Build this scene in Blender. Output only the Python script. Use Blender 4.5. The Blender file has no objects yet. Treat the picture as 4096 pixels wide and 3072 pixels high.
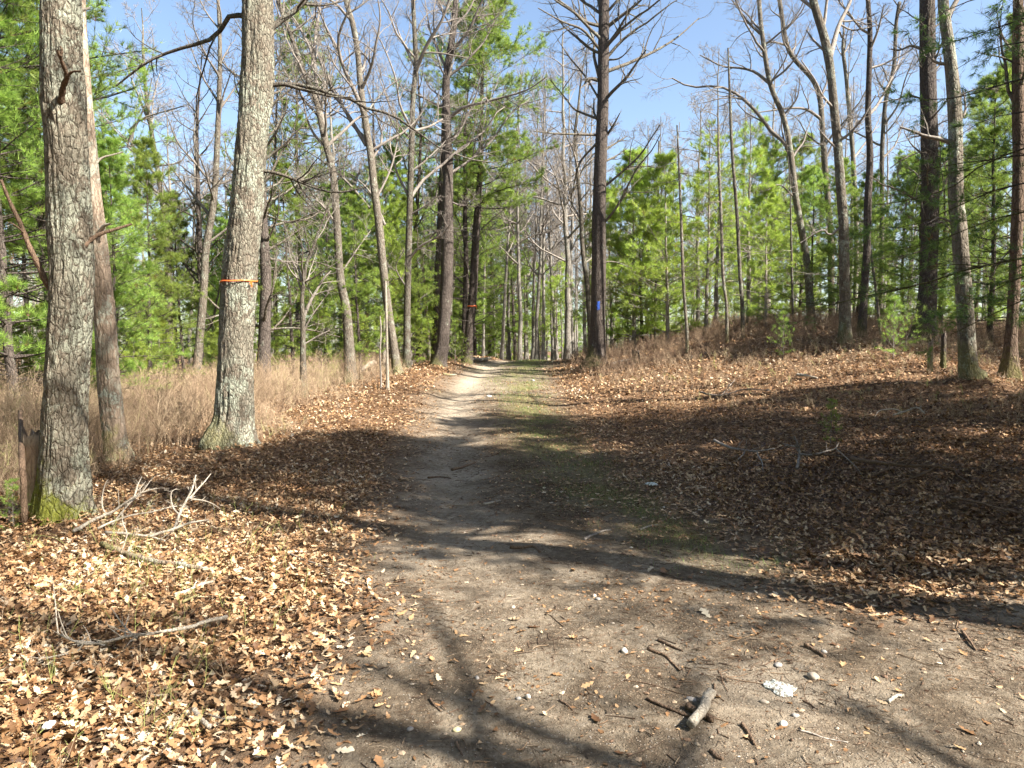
import bpy, math, time
import numpy as np
from mathutils import Vector
T_START = time.time()
sc = bpy.context.scene
COL = sc.collection

# ---------------------------------------------------------------- camera
FPX, HOR, CAMZ = 711.0, 350.0, 1.6          # focal length in px of a 1024 wide picture, horizon row, eye height
PITCH = math.atan((384.0 - HOR) / FPX)
cam_d = bpy.data.cameras.new("camera")
cam_d.sensor_width = 36.0
cam_d.lens = 36.0 * FPX / 1024.0
cam_d.clip_end = 3000
cam_d.clip_start = 0.05
cam = bpy.data.objects.new("camera", cam_d)
COL.objects.link(cam)
cam.location = (0, 0, CAMZ)
cam.rotation_euler = (math.pi / 2 - PITCH, 0, 0)
sc.camera = cam

# ---------------------------------------------------------------- sky, sun, exposure
SUN_EL = math.radians(42)
SUN_DIR = Vector((0.88 * math.cos(SUN_EL), -0.475 * math.cos(SUN_EL), math.sin(SUN_EL))).normalized()
world = bpy.data.worlds.new("World")
sc.world = world
world.use_nodes = True
wn = world.node_tree
wn.nodes.clear()
w_out = wn.nodes.new("ShaderNodeOutputWorld")
w_bg = wn.nodes.new("ShaderNodeBackground")
w_sky = wn.nodes.new("ShaderNodeTexSky")
w_sky.sky_type = 'NISHITA'
w_sky.sun_disc = False
w_sky.sun_elevation = SUN_EL
w_sky.sun_rotation = math.atan2(SUN_DIR.x, SUN_DIR.y)
w_sky.air_density = 1.0
w_sky.dust_density = 1.3
w_sky.ozone_density = 0.6
w_bg.inputs["Strength"].default_value = 0.074
wn.links.new(w_sky.outputs[0], w_bg.inputs[0])
wn.links.new(w_bg.outputs[0], w_out.inputs[0])
sun_d = bpy.data.lights.new("sun", 'SUN')
sun_d.energy = 5.0
sun_d.angle = math.radians(0.53)
sun_d.color = (1.0, 0.95, 0.87)
sun = bpy.data.objects.new("sun", sun_d)
COL.objects.link(sun)
sun.rotation_euler = (-SUN_DIR).to_track_quat('-Z', 'Y').to_euler()
sc.view_settings.view_transform = 'Standard'
sc.view_settings.look = 'None'
sc.view_settings.gamma = 1.0
sc.view_settings.exposure = 1.95
sc.cycles.use_denoising = True
try:
    sc.cycles.denoiser = 'OPENIMAGEDENOISE'
except Exception:
    pass
sc.cycles.max_bounces = 6
sc.cycles.diffuse_bounces = 2
sc.cycles.transmission_bounces = 4
sc.cycles.use_adaptive_sampling = True
sc.cycles.adaptive_threshold = 0.02

# ---------------------------------------------------------------- numbers
def rng_(seed):
    return np.random.default_rng(seed)

def _hash(ix, iy, iz, seed):
    h = (ix * 374761393 + iy * 668265263 + iz * 2147483647 + seed * 144665) & 0xffffffff
    h = ((h ^ (h >> 13)) * 1274126177) & 0xffffffff
    return ((h ^ (h >> 16)) & 0xffff) / 65535.0

def vnoise(p, seed=0):
    """value noise in 0..1 of points (N,3)"""
    p = np.asarray(p, float)
    i = np.floor(p).astype(np.int64)
    f = p - i
    f = f * f * (3 - 2 * f)
    r = 0
    for dx in (0, 1):
        for dy in (0, 1):
            for dz in (0, 1):
                w = (f[:, 0] if dx else 1 - f[:, 0]) * (f[:, 1] if dy else 1 - f[:, 1]) * (f[:, 2] if dz else 1 - f[:, 2])
                r = r + w * _hash(i[:, 0] + dx, i[:, 1] + dy, i[:, 2] + dz, seed)
    return r

def n2(x, y, s, seed=0):
    x = np.asarray(x, float); y = np.asarray(y, float)
    sh = x.shape
    p = np.stack([x.ravel() * s, y.ravel() * s, np.full(x.size, 0.37)], 1)
    return vnoise(p, seed).reshape(sh)

def fbm2(x, y, s, seed=0, octv=3):
    r = 0; a = 0.5; t = 0
    for k in range(octv):
        r = r + a * n2(x, y, s * 2 ** k, seed + k); t += a; a *= 0.5
    return r / t

def sstep(a, b, x):
    t = np.clip((x - a) / (b - a), 0, 1)
    return t * t * (3 - 2 * t)

def nrm(v):
    return v / np.maximum(np.linalg.norm(v, axis=-1, keepdims=True), 1e-9)

# ---------------------------------------------------------------- the lie of the land
_PY = [-20, 0, 5, 8, 10, 14, 17, 20, 23, 26, 30, 34, 45, 60, 100, 400]
_PZ = [0.1, 0, 0, .03, .09, .31, .52, .74, .93, 1.07, 1.15, 1.08, .65, .35, .2, .3]
_CY = [-20, 0, 4, 8, 12, 16, 20, 24, 30, 36, 50, 400]
_CX = [1.2, 1.0, .75, .1, -.15, -.35, -.2, -.05, .45, 1.6, 6, 6]
_KY = [-20, 0, 4, 7, 12, 17, 20, 30, 40, 80, 400]
_KZ = [.03, .03, .05, .09, .14, .20, .24, .23, .18, .12, .05]

def path_c(y): return np.interp(y, _CY, _CX)
def path_w(y): return np.interp(y, [0, 3, 6, 10, 20, 30], [1.9, 1.75, 1.55, 1.4, 1.6, 1.5])

def ground(x, y):
    x = np.asarray(x, float); y = np.asarray(y, float)
    p = np.interp(y, _PY, _PZ)
    c = path_c(y); w = path_w(y)
    u = x - c
    lf = sstep(2.2, 8.5, -u)
    z = p * (1 - lf) + (0.12 + 0.0 * y) * lf
    z = z + 0.16 * sstep(1.2, 2.4, -u) * (1 - sstep(3.0, 6.5, -u)) * sstep(11, 18, y)
    dx = np.maximum(u - w + 0.25, 0)
    dd = np.where(dx < 7, dx, 7 - (dx - 7) * 0.16)
    dd = np.maximum(dd, np.where(dx < 7, 0, 4.2))
    k = np.interp(y, _KY, _KZ)
    z = z + k * (dd * dd / (dd + 0.7))
    off = sstep(0.9, 1.8, np.abs(u) / w)
    z = z + off * (fbm2(x, y, .45, 11) - .5) * .22 + off * (n2(x, y, 1.7, 5) - .5) * .06
    z = z + (n2(x, y, 1.3, 7) - .5) * .035 + (n2(x, y, 4.1, 8) - .5) * .015
    z = z + (n2(x, y, 9.0, 9) - .5) * .020 + (n2(x, y, 19.0, 10) - .5) * .013
    for mx, my, mr in ((-3.95, 6.25, .42), (-4.95, 8.9, .34), (-4.2, 10.7, .55), (7.76, 12.0, .45), (2.6, 22., .6)):
        z = z + .09 * np.exp(-((x - mx) ** 2 + (y - my) ** 2) / mr ** 2)
    z = z - 0.06 * np.exp(-((u + 0.85) / 0.42) ** 2) * sstep(4, 7, y)
    return z

def gz(x, y): return float(ground(np.array([x]), np.array([y]))[0])

CP, SP = math.cos(PITCH), math.sin(PITCH)
def P(px, py, d):
    """world point d metres ahead on the sight line of picture position (px, py) in a 1024x768 picture"""
    u = (px - 512) / FPX; v = (384 - py) / FPX
    diry = CP + v * SP; dirz = -SP + v * CP
    return np.array([u / diry * d, d, CAMZ + dirz / diry * d])

def G(px, py):
    """the point of the ground seen at picture position (px, py)"""
    lo = None
    ds = np.concatenate([np.linspace(1.5, 12, 500), np.linspace(12, 60, 900)])
    pts = np.array([P(px, py, d) for d in ds])
    g = ground(pts[:, 0], pts[:, 1])
    k = np.nonzero(pts[:, 2] <= g)[0]
    i = k[0] if len(k) else len(ds) - 1
    return np.array([pts[i, 0], pts[i, 1], g[i]])

# ---------------------------------------------------------------- meshes and objects
def mesh_obj(name, V, F, mats, parent=None, matidx=None, smooth=True, attrs=None, edges=None):
    """F: list of (n,k) index arrays"""
    V = np.asarray(V, np.float32)
    F = [np.asarray(f, np.int32) for f in F if len(f)]
    me = bpy.data.meshes.new(name)
    me.vertices.add(len(V)); me.vertices.foreach_set("co", V.ravel())
    nl = sum(f.size for f in F); npoly = sum(len(f) for f in F)
    me.loops.add(nl); me.polygons.add(npoly)
    me.loops.foreach_set("vertex_index", np.concatenate([f.ravel() for f in F]))
    tot = np.concatenate([np.full(len(f), f.shape[1], np.int32) for f in F])
    st = np.concatenate([[0], np.cumsum(tot)[:-1]]).astype(np.int32)
    me.polygons.foreach_set("loop_start", st)
    me.polygons.foreach_set("loop_total", tot)
    if matidx is not None:
        me.polygons.foreach_set("material_index", np.asarray(matidx, np.int32))
    me.polygons.foreach_set("use_smooth", np.full(npoly, bool(smooth)))
    for m in (mats if isinstance(mats, (list, tuple)) else [mats]):
        me.materials.append(m)
    if attrs:
        for k, a in attrs.items():
            at = me.attributes.new(k, 'FLOAT', 'POINT')
            at.data.foreach_set("value", np.asarray(a, np.float32))
    me.update(calc_edges=True)
    o = bpy.data.objects.new(name, me)
    COL.objects.link(o)
    if parent is not None:
        o.parent = parent
    return o

def tag(o, label=None, cat=None, group=None, kind=None):
    if label: o["label"] = label
    if cat: o["category"] = cat
    if group: o["group"] = group
    if kind: o["kind"] = kind
    return o

def empty(name, loc, label, cat, group=None, rz=0.0):
    e = bpy.data.objects.new(name, None)
    COL.objects.link(e)
    e.location = tuple(loc); e.rotation_euler = (0, 0, rz)
    e.empty_display_size = 0.2
    return tag(e, label, cat, group)

def copy_tree(root, loc, rz, scale, label=None, group=None, tilt=(0, 0)):
    r = root.copy(); COL.objects.link(r)
    r.location = tuple(loc); r.rotation_euler = (tilt[0], tilt[1], rz); r.scale = (scale, scale, scale)
    if label: r["label"] = label
    if group: r["group"] = group
    for ch in list(root.children):
        c = ch.copy(); COL.objects.link(c); c.parent = r
    return r

class Tubes:
    """collects batches of tubes; each batch (T,N,3) curves with (T,N) radii"""
    def __init__(s): s.V = []; s.F = []; s.n = 0; s.r = []
    def add(s, C, R, sides=5, rough=None):
        C = np.asarray(C, float); R = np.asarray(R, float)
        if C.ndim == 2: C = C[None]; R = R[None]
        T, N, _ = C.shape
        t = np.empty_like(C)
        t[:, 1:-1] = C[:, 2:] - C[:, :-2]; t[:, 0] = C[:, 1] - C[:, 0]; t[:, -1] = C[:, -1] - C[:, -2]
        t = nrm(t)
        m = nrm(C[:, -1] - C[:, 0])
        ref = np.where(np.abs(m[:, :1]) < .8, np.array([[1., 0, 0]]), np.array([[0, 1., 0]]))
        ref = ref[:, None, :]
        u = nrm(ref - (ref * t).sum(-1, keepdims=True) * t)
        v = np.cross(t, u)
        a = np.arange(sides) * 2 * math.pi / sides
        ca, sa = np.cos(a), np.sin(a)
        rr = R[:, :, None]
        if rough is not None: rr = rr * rough
        ring = C[:, :, None, :] + rr[..., None] * (ca[None, None, :, None] * u[:, :, None, :] + sa[None, None, :, None] * v[:, :, None, :])
        base = s.n + (np.arange(T) * N * sides)[:, None, None]
        i = np.arange(N - 1)[None, :, None] * sides; j = np.arange(sides)[None, None, :]; j2 = (j + 1) % sides
        q = np.stack([base + i + j, base + i + j2, base + i + sides + j2, base + i + sides + j], -1).reshape(-1, 4)
        s.V.append(ring.reshape(-1, 3)); s.F.append(q); s.n += T * N * sides
        s.r.append(np.repeat(R.reshape(-1), sides))
        return ring
    def build(s, name, mats, parent=None, origin=(0, 0, 0), attrs=None):
        return mesh_obj(name, np.concatenate(s.V) - np.asarray(origin), [np.concatenate(s.F)], mats, parent, attrs=attrs)

def catmull(pts, n):
    pts = np.asarray(pts, float)
    k = len(pts)
    if k == 2:
        t = np.linspace(0, 1, n)[:, None]; return pts[0] * (1 - t) + pts[1] * t
    P_ = np.vstack([2 * pts[0] - pts[1], pts, 2 * pts[-1] - pts[-2]])
    seg = np.linalg.norm(np.diff(pts[:, :3], axis=0), axis=1)
    cum = np.concatenate([[0], np.cumsum(seg)])
    s = np.linspace(0, cum[-1], n)
    i = np.clip(np.searchsorted(cum, s, side='right') - 1, 0, k - 2)
    t = ((s - cum[i]) / np.maximum(seg[i], 1e-9))[:, None]
    p0, p1, p2, p3 = P_[i], P_[i + 1], P_[i + 2], P_[i + 3]
    return .5 * ((2 * p1) + (-p0 + p2) * t + (2 * p0 - 5 * p1 + 4 * p2 - p3) * t * t + (-p0 + 3 * p1 - 3 * p2 + p3) * t ** 3)

def grow(r, P0, D, L, R, n=6, wander=.18, up=.05, tip=.15):
    """curves (T,n,3) walking from P0 along D"""
    T = len(P0)
    C = np.empty((T, n, 3)); C[:, 0] = P0
    d = nrm(D); step = (L / (n - 1))[:, None]
    for k in range(1, n):
        d = nrm(d + r.normal(0, wander, (T, 3)) + np.array([0, 0, up]))
        C[:, k] = C[:, k - 1] + d * step
    t = np.linspace(0, 1, n)[None]
    Rr = R[:, None] * (1 - (1 - tip) * t)
    return C, Rr

def sprout(r, C, R, m, t0=.25, t1=1., ang=(.6, 1.0), lr=(.35, .6), rr=.5, Lp=None, flat=0., rmin=.003):
    """m children on each curve -> P0, D, L, Rad"""
    T, N, _ = C.shape
    t = r.uniform(t0, t1, (T, m))
    x = t * (N - 1); i = np.minimum(x.astype(int), N - 2); f = (x - i)[..., None]
    ar = np.arange(T)[:, None]
    p = C[ar, i] * (1 - f) + C[ar, i + 1] * f
    tg = nrm(C[ar, i + 1] - C[ar, i])
    rad = R[ar, i] * (1 - f[..., 0]) + R[ar, i + 1] * f[..., 0]
    q = r.normal(0, 1, (T, m, 3)); q[..., 2] *= (1 - flat)
    q = nrm(q - (q * tg).sum(-1, keepdims=True) * tg)
    a = r.uniform(ang[0], ang[1], (T, m, 1))
    d = tg * np.cos(a) + q * np.sin(a)
    if Lp is None: Lp = np.linalg.norm(np.diff(C, axis=1), axis=-1).sum(1)
    L = Lp[:, None] * r.uniform(lr[0], lr[1], (T, m)) * (1.15 - .6 * t)
    return p.reshape(-1, 3), d.reshape(-1, 3), L.reshape(-1), np.maximum(rad.reshape(-1) * rr, rmin)

# ---------------------------------------------------------------- materials
def new_mat(name):
    m = bpy.data.materials.new(name); m.use_nodes = True
    nt = m.node_tree; nt.nodes.clear()
    return m, nt, nt.nodes, nt.links

def ramp(nt, fac, stops, interp='LINEAR'):
    n = nt.nodes.new("ShaderNodeValToRGB"); cr = n.color_ramp; cr.interpolation = interp
    while len(cr.elements) < len(stops): cr.elements.new(.5)
    for e, (p, c) in zip(cr.elements, stops):
        e.position = p; e.color = (c[0], c[1], c[2], 1) if len(c) == 3 else c
    nt.links.new(fac, n.inputs[0]); return n.outputs[0]

def noise(nt, vec, scale, detail=4, rough=.55, dist=0.):
    n = nt.nodes.new("ShaderNodeTexNoise"); n.inputs["Scale"].default_value = scale
    n.inputs["Detail"].default_value = detail; n.inputs["Roughness"].default_value = rough; n.inputs["Distortion"].default_value = dist
    if vec is not None: nt.links.new(vec, n.inputs["Vector"])
    return n.outputs[0]

def mapping(nt, vec, scale, loc=(0, 0, 0)):
    n = nt.nodes.new("ShaderNodeMapping"); n.inputs["Scale"].default_value = scale; n.inputs["Location"].default_value = loc
    nt.links.new(vec, n.inputs["Vector"]); return n.outputs[0]

def mix(nt, fac, a, b, blend='MIX'):
    n = nt.nodes.new("ShaderNodeMix"); n.data_type = 'RGBA'; n.blend_type = blend
    def put(sock, v):
        if isinstance(v, (int, float)): sock.default_value = v
        elif isinstance(v, tuple): sock.default_value = (v[0], v[1], v[2], 1)
        else: nt.links.new(v, sock)
    put(n.inputs[0], fac); put(n.inputs[6], a); put(n.inputs[7], b)
    return n.outputs[2]

def mth(nt, op, a, b=None, clamp=False):
    n = nt.nodes.new("ShaderNodeMath"); n.operation = op; n.use_clamp = clamp
    for i, v in enumerate((a, b)):
        if v is None: continue
        if isinstance(v, (int, float)): n.inputs[i].default_value = v
        else: nt.links.new(v, n.inputs[i])
    return n.outputs[0]

def principled(nt, color, rough=.9, bump=None, bump_d=.02, bump_s=1., spec=.25):
    b = nt.nodes.new("ShaderNodeBsdfPrincipled"); o = nt.nodes.new("ShaderNodeOutputMaterial")
    if isinstance(color, tuple): b.inputs["Base Color"].default_value = (*color, 1)
    else: nt.links.new(color, b.inputs["Base Color"])
    b.inputs["Roughness"].default_value = rough
    b.inputs["Specular IOR Level"].default_value = spec
    if bump is not None:
        bp = nt.nodes.new("ShaderNodeBump"); bp.inputs["Distance"].default_value = bump_d; bp.inputs["Strength"].default_value = bump_s
        nt.links.new(bump, bp.inputs["Height"]); nt.links.new(bp.outputs[0], b.inputs["Normal"])
    nt.links.new(b.outputs[0], o.inputs[0])
    return b

def objcoord(nt):
    tc = nt.nodes.new("ShaderNodeTexCoord"); return tc.outputs["Object"]

def bark_mat(name, dark, light, lichen=(.42, .46, .36), lichen_amt=.5, moss=0., scale=1., bump_d=.02, vary=True):
    m, nt, N, L = new_mat(name)
    oc = objcoord(nt)
    oi = nt.nodes.new("ShaderNodeObjectInfo")
    off = nt.nodes.new("ShaderNodeVectorMath"); off.operation = 'ADD'
    rs = nt.nodes.new("ShaderNodeVectorMath"); rs.operation = 'SCALE'; rs.inputs[0].default_value = (31, 17, 53); L.new(oi.outputs["Random"], rs.inputs["Scale"])
    L.new(oc, off.inputs[0]); L.new(rs.outputs[0], off.inputs[1]); v = off.outputs[0]
    st = mapping(nt, v, (1, 1, .24))
    ridg = noise(nt, st, 30 * scale, 6, .68, 1.0)
    fine = noise(nt, mapping(nt, v, (1, 1, .7)), 75 * scale, 5, .7)
    base = ramp(nt, ridg, [(.36, tuple(c * .7 for c in dark)), (.47, tuple((a + b) / 2 for a, b in zip(dark, light))), (.60, light)])
    base = mix(nt, .35, base, ramp(nt, fine, [(.3, tuple(c * .5 for c in dark)), (.7, tuple(min(1, c * 1.25) for c in light))]))
    vor = nt.nodes.new("ShaderNodeTexVoronoi"); vor.feature = 'DISTANCE_TO_EDGE'; vor.inputs["Scale"].default_value = 27 * scale
    L.new(mapping(nt, mix(nt, .05, v, noise(nt, v, 9, 3)), (1, 1, .34)), vor.inputs["Vector"])
    plate = ramp(nt, vor.outputs["Distance"], [(.0, (0, 0, 0)), (.10, (.75, .75, .75)), (.22, (1, 1, 1))])
    base = mix(nt, mth(nt, 'MULTIPLY', mth(nt, 'SUBTRACT', 1., plate), .5), base, tuple(c * .5 for c in dark))
    blot = noise(nt, v, 3.2 * scale, 3, .5)
    base = mix(nt, mth(nt, 'MULTIPLY', blot, .5), base, tuple(c * .7 for c in light))
    if lichen_amt > 0:
        ln = noise(nt, mapping(nt, v, (1, 1, .8)), 6.5 * scale, 9, .84, .5)
        lm = ramp(nt, ln, [(.63 - .2 * lichen_amt, (0, 0, 0)), (.66 - .2 * lichen_amt, (1, 1, 1))])
        big = noise(nt, v, 1.7, 2, .5)
        lm = mth(nt, 'MULTIPLY', lm, ramp(nt, big, [(.38, (.25, .25, .25)), (.55, (1, 1, 1))]))
        crk = ramp(nt, fine, [(.40, (0, 0, 0)), (.47, (1, 1, 1))]); lm = mth(nt, 'MULTIPLY', lm, crk)
        lc = mix(nt, noise(nt, v, 30, 3), lichen, tuple(c * .6 for c in lichen))
        base = mix(nt, mth(nt, 'MULTIPLY', mth(nt, 'MULTIPLY', lm, mth(nt, 'ADD', mth(nt, 'MULTIPLY', plate, .6), .4)), .88), base, lc)
    if moss > 0:
        sx = nt.nodes.new("ShaderNodeSeparateXYZ"); L.new(oc, sx.inputs[0])
        mm = mth(nt, 'ADD', mth(nt, 'MULTIPLY', sx.outputs[2], -1.3), mth(nt, 'MULTIPLY', noise(nt, v, 7, 9, .8), 2.3))
        mm = mth(nt, 'ADD', mm, mth(nt, 'MULTIPLY', sx.outputs[0], -1.6))
        mm = ramp(nt, mm, [(.62, (0, 0, 0)), (.95, (1, 1, 1))])
        base = mix(nt, mth(nt, 'MULTIPLY', mm, moss), base, mix(nt, fine, (.06, .09, .012), (.30, .29, .035)))
    if vary:
        hv = mth(nt, 'ADD', mth(nt, 'MULTIPLY', oi.outputs["Random"], .5), .72)
        hs = nt.nodes.new("ShaderNodeHueSaturation"); L.new(hv, hs.inputs["Value"]); L.new(base, hs.inputs["Color"]); base = hs.outputs[0]
    hgt = mth(nt, 'ADD', mth(nt, 'MULTIPLY', plate, .55), mth(nt, 'ADD', ridg, mth(nt, 'MULTIPLY', fine, .4)))
    principled(nt, base, .92, hgt, bump_d, .9, .15)
    return m

M_OAK = bark_mat("oak_bark", (.055, .042, .029), (.30, .25, .185), (.54, .56, .43), .78, .9, 1., .04, vary=False)
M_OAKB = bark_mat("oak_bark_dull_moss", (.055, .042, .029), (.29, .24, .18), (.50, .53, .41), .8, .3, 1., .04, vary=False)
M_OAK2 = bark_mat("lichen_bark", (.055, .045, .034), (.22, .185, .142), (.40, .43, .34), .55, .3, .8, .02)
M_BARE = bark_mat("grey_bark", (.05, .041, .032), (.20, .168, .13), (.36, .38, .30), .45, .3, .8, .02)
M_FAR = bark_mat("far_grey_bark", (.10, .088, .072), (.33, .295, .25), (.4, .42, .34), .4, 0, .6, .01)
M_DARK = bark_mat("pine_bark", (.034, .028, .024), (.135, .108, .09), (.30, .32, .25), .22, .3, .8, .03)
M_DEAD = bark_mat("peeled_wood", (.10, .07, .05), (.37, .28, .20), (.42, .45, .36), .62, .4, .7, .015, vary=False)
M_STUB = bark_mat("barkless_wood", (.20, .125, .075), (.50, .37, .25), (.4, .4, .3), .0, .25, .6, .012, vary=False)
M_TWIG = bark_mat("twig_bark", (.12, .10, .08), (.36, .31, .265), (.4, .42, .33), .3, 0, 1., .004)
M_PALE = bark_mat("pale_wood", (.26, .215, .16), (.55, .48, .385), (.5, .52, .45), .2, 0, 2., .006)
M_BROWN = bark_mat("brown_wood", (.07, .045, .03), (.24, .16, .105), (.4, .4, .33), .0, 0, 2., .008)

def needle_mat(name, c0, c1, dead=.0):
    m, nt, N, L = new_mat(name)
    ge = nt.nodes.new("ShaderNodeNewGeometry"); oi = nt.nodes.new("ShaderNodeObjectInfo")
    at = nt.nodes.new("ShaderNodeAttribute"); at.attribute_name = "tint"
    col = ramp(nt, at.outputs["Fac"], [(0., c0), (.75, c1), (.97, c1), (1., (.20, .11, .04))])
    hs = nt.nodes.new("ShaderNodeHueSaturation")
    L.new(mth(nt, 'ADD', mth(nt, 'MULTIPLY', oi.outputs["Random"], .024), .478), hs.inputs["Hue"])
    L.new(mth(nt, 'ADD', mth(nt, 'MULTIPLY', oi.outputs["Random"], .45), .85), hs.inputs["Value"])
    L.new(col, hs.inputs["Color"])
    d = nt.nodes.new("ShaderNodeBsdfPrincipled"); d.inputs["Roughness"].default_value = .45; d.inputs["Specular IOR Level"].default_value = .35
    t = nt.nodes.new("ShaderNodeBsdfTranslucent"); ms = nt.nodes.new("ShaderNodeMixShader"); o = nt.nodes.new("ShaderNodeOutputMaterial")
    L.new(hs.outputs[0], d.inputs["Base Color"]); L.new(hs.outputs[0], t.inputs[0])
    ms.inputs[0].default_value = .5; L.new(d.outputs[0], ms.inputs[1]); L.new(t.outputs[0], ms.inputs[2]); L.new(ms.outputs[0], o.inputs[0])
    return m
M_NEEDLE = needle_mat("white_pine_needles", (.10, .18, .035), (.35, .49, .10))
M_NEEDLE_Y = needle_mat("young_pine_needles", (.17, .28, .045), (.45, .58, .11))
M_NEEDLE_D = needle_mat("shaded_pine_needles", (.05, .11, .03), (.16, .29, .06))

def tint_mat(name, stops, rough=.7, transl=.0, spec=.3, nscale=None):
    m, nt, N, L = new_mat(name)
    at = nt.nodes.new("ShaderNodeAttribute"); at.attribute_name = "tint"
    col = ramp(nt, at.outputs["Fac"], stops)
    if nscale:
        col = mix(nt, mth(nt, 'MULTIPLY', noise(nt, objcoord(nt), nscale, 3), .6), col, mix(nt, 1., col, (.45, .40, .36), 'MULTIPLY'))
    b = principled(nt, col, rough, spec=spec)
    if transl > 0:
        o = [n for n in nt.nodes if n.type == 'OUTPUT_MATERIAL'][0]
        t = nt.nodes.new("ShaderNodeBsdfTranslucent"); ms = nt.nodes.new("ShaderNodeMixShader")
        L.new(col, t.inputs[0]); ms.inputs[0].default_value = transl
        L.new(b.outputs[0], ms.inputs[1]); L.new(t.outputs[0], ms.inputs[2]); L.new(ms.outputs[0], o.inputs[0])
    return m
M_LEAF = tint_mat("dead_oak_leaf", [(0, (.085, .040, .018)), (.25, (.20, .105, .045)), (.5, (.37, .205, .095)), (.75, (.54, .355, .185)), (.93, (.67, .51, .33)), (1, (.66, .57, .42))], .55, .12, .35, 40)
M_GRASS = tint_mat("grass_blades", [(0, (.33, .27, .14)), (.5, (.30, .27, .11)), (.78, (.19, .24, .06)), (1, (.13, .26, .035))], .6, .25)
M_BUSH = tint_mat("bush_twigs", [(0, (.10, .06, .038)), (.4, (.27, .185, .115)), (.8, (.46, .35, .225)), (1, (.30, .32, .10))], .8)
M_GRIT = tint_mat("grit", [(0, (.05, .034, .024)), (.4, (.15, .088, .052)), (.7, (.30, .21, .13)), (.93, (.38, .31, .23)), (1, (.48, .43, .36))], .8)

def ground_mat():
    m, nt, N, L = new_mat("forest_floor")
    oc = objcoord(nt)
    def attr(n):
        a = nt.nodes.new("ShaderNodeAttribute"); a.attribute_name = n; return a.outputs["Fac"]
    dirt, sand, grass = attr("dirt"), attr("sand"), attr("grass")
    n1 = noise(nt, oc, 2.1, 6, .6); n2_ = noise(nt, oc, 22, 6, .7); n3 = noise(nt, oc, 95, 4, .7)
    vo = nt.nodes.new("ShaderNodeTexVoronoi"); vo.inputs["Scale"].default_value = 26; L.new(mix(nt, .08, oc, noise(nt, oc, 6, 3)), vo.inputs["Vector"])
    sv = nt.nodes.new("ShaderNodeSeparateColor"); L.new(vo.outputs["Color"], sv.inputs[0])
    litter = ramp(nt, sv.outputs[0], [(0, (.06, .032, .018)), (.4, (.15, .08, .042)), (.75, (.28, .165, .09)), (1, (.42, .28, .165))])
    litter = mix(nt, ramp(nt, n2_, [(.35, (0, 0, 0)), (.65, (1, 1, 1))]), litter, (.10, .062, .038))
    soil = ramp(nt, n2_, [(.28, (.04, .029, .019)), (.5, (.12, .09, .06)), (.75, (.25, .20, .14))])
    pal = ramp(nt, noise(nt, oc, 2.3, 8, .72, .5), [(.45, (0, 0, 0)), (.58, (1, 1, 1))])
    soil = mix(nt, mth(nt, 'MULTIPLY', pal, .75), soil, ramp(nt, n2_, [(.3, (.20, .16, .11)), (.7, (.42, .35, .26))]))
    soil = mix(nt, mth(nt, 'MULTIPLY', n3, .55), soil, (.12, .09, .065))
    vp = nt.nodes.new("ShaderNodeTexVoronoi"); vp.inputs["Scale"].default_value = 90; L.new(oc, vp.inputs["Vector"])
    spv = nt.nodes.new("ShaderNodeSeparateColor"); L.new(vp.outputs["Color"], spv.inputs[0])
    chip = mth(nt, 'MULTIPLY', ramp(nt, spv.outputs[1], [(.70, (0, 0, 0)), (.8, (1, 1, 1))]), ramp(nt, vp.outputs["Distance"], [(.25, (1, 1, 1)), (.5, (0, 0, 0))]))
    soil = mix(nt, mth(nt, 'MULTIPLY', chip, .7), soil, ramp(nt, spv.outputs[2], [(0, (.10, .055, .03)), (.6, (.33, .25, .17)), (1, (.52, .47, .40))]))
    sandc = ramp(nt, n2_, [(.3, (.32, .26, .19)), (.7, (.52, .44, .335))])
    sandc = mix(nt, mth(nt, 'MULTIPLY', n3, .4), sandc, (.22, .165, .115))
    soil = mix(nt, sand, soil, sandc)
    gr = ramp(nt, n2_, [(.3, (.10, .09, .045)), (.7, (.27, .25, .13))])
    soil = mix(nt, mth(nt, 'MULTIPLY', grass, .8), soil, gr)
    soil = mix(nt, mth(nt, 'MULTIPLY', attr('duff_shade'), .85), soil, mix(nt, 1., soil, (.56, .49, .42), 'MULTIPLY'))
    col = mix(nt, dirt, litter, soil)
    hgt = mth(nt, 'ADD', mth(nt, 'MULTIPLY', n2_, .7), mth(nt, 'ADD', mth(nt, 'MULTIPLY', n3, .35), mth(nt, 'MULTIPLY', chip, .25)))
    principled(nt, col, .95, hgt, .035, 1., .08)
    return m
M_GROUND = ground_mat()

# ---------------------------------------------------------------- ground
def dirt_mask(x, y):
    u = x - path_c(y); w = path_w(y)
    e = (fbm2(x, y, 1.1, 21, 4) - .5) * 1.1 + (n2(x, y, 6, 22) - .5) * .25
    l = sstep(-w - .6, -w + .45, u + e * .8)
    rgt = 1 - sstep(w * .75 - .35, w + .6, u + e * 1.1)
    near = 1 - sstep(4.0, 5.6, y + (n2(x, y, .8, 30) - .5))   # the wide bare patch close by
    rgt2 = 1 - sstep(2.9, 3.7, u + e)
    return l * np.maximum(rgt, rgt2 * near)

def sand_mask(x, y):
    u = x - path_c(y)
    tr = np.exp(-((u + .85 + .1 * np.sin(y)) / .40) ** 2) * sstep(3.5, 6, y)
    s = tr * (.30 + .5 * sstep(12, 17, y))
    patch = sstep(.50, .68, fbm2(x, y, .9, 41, 3)) * .8
    return np.clip(s + patch * (.45 + .3 * sstep(0, 2, u)), 0, 1)

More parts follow.
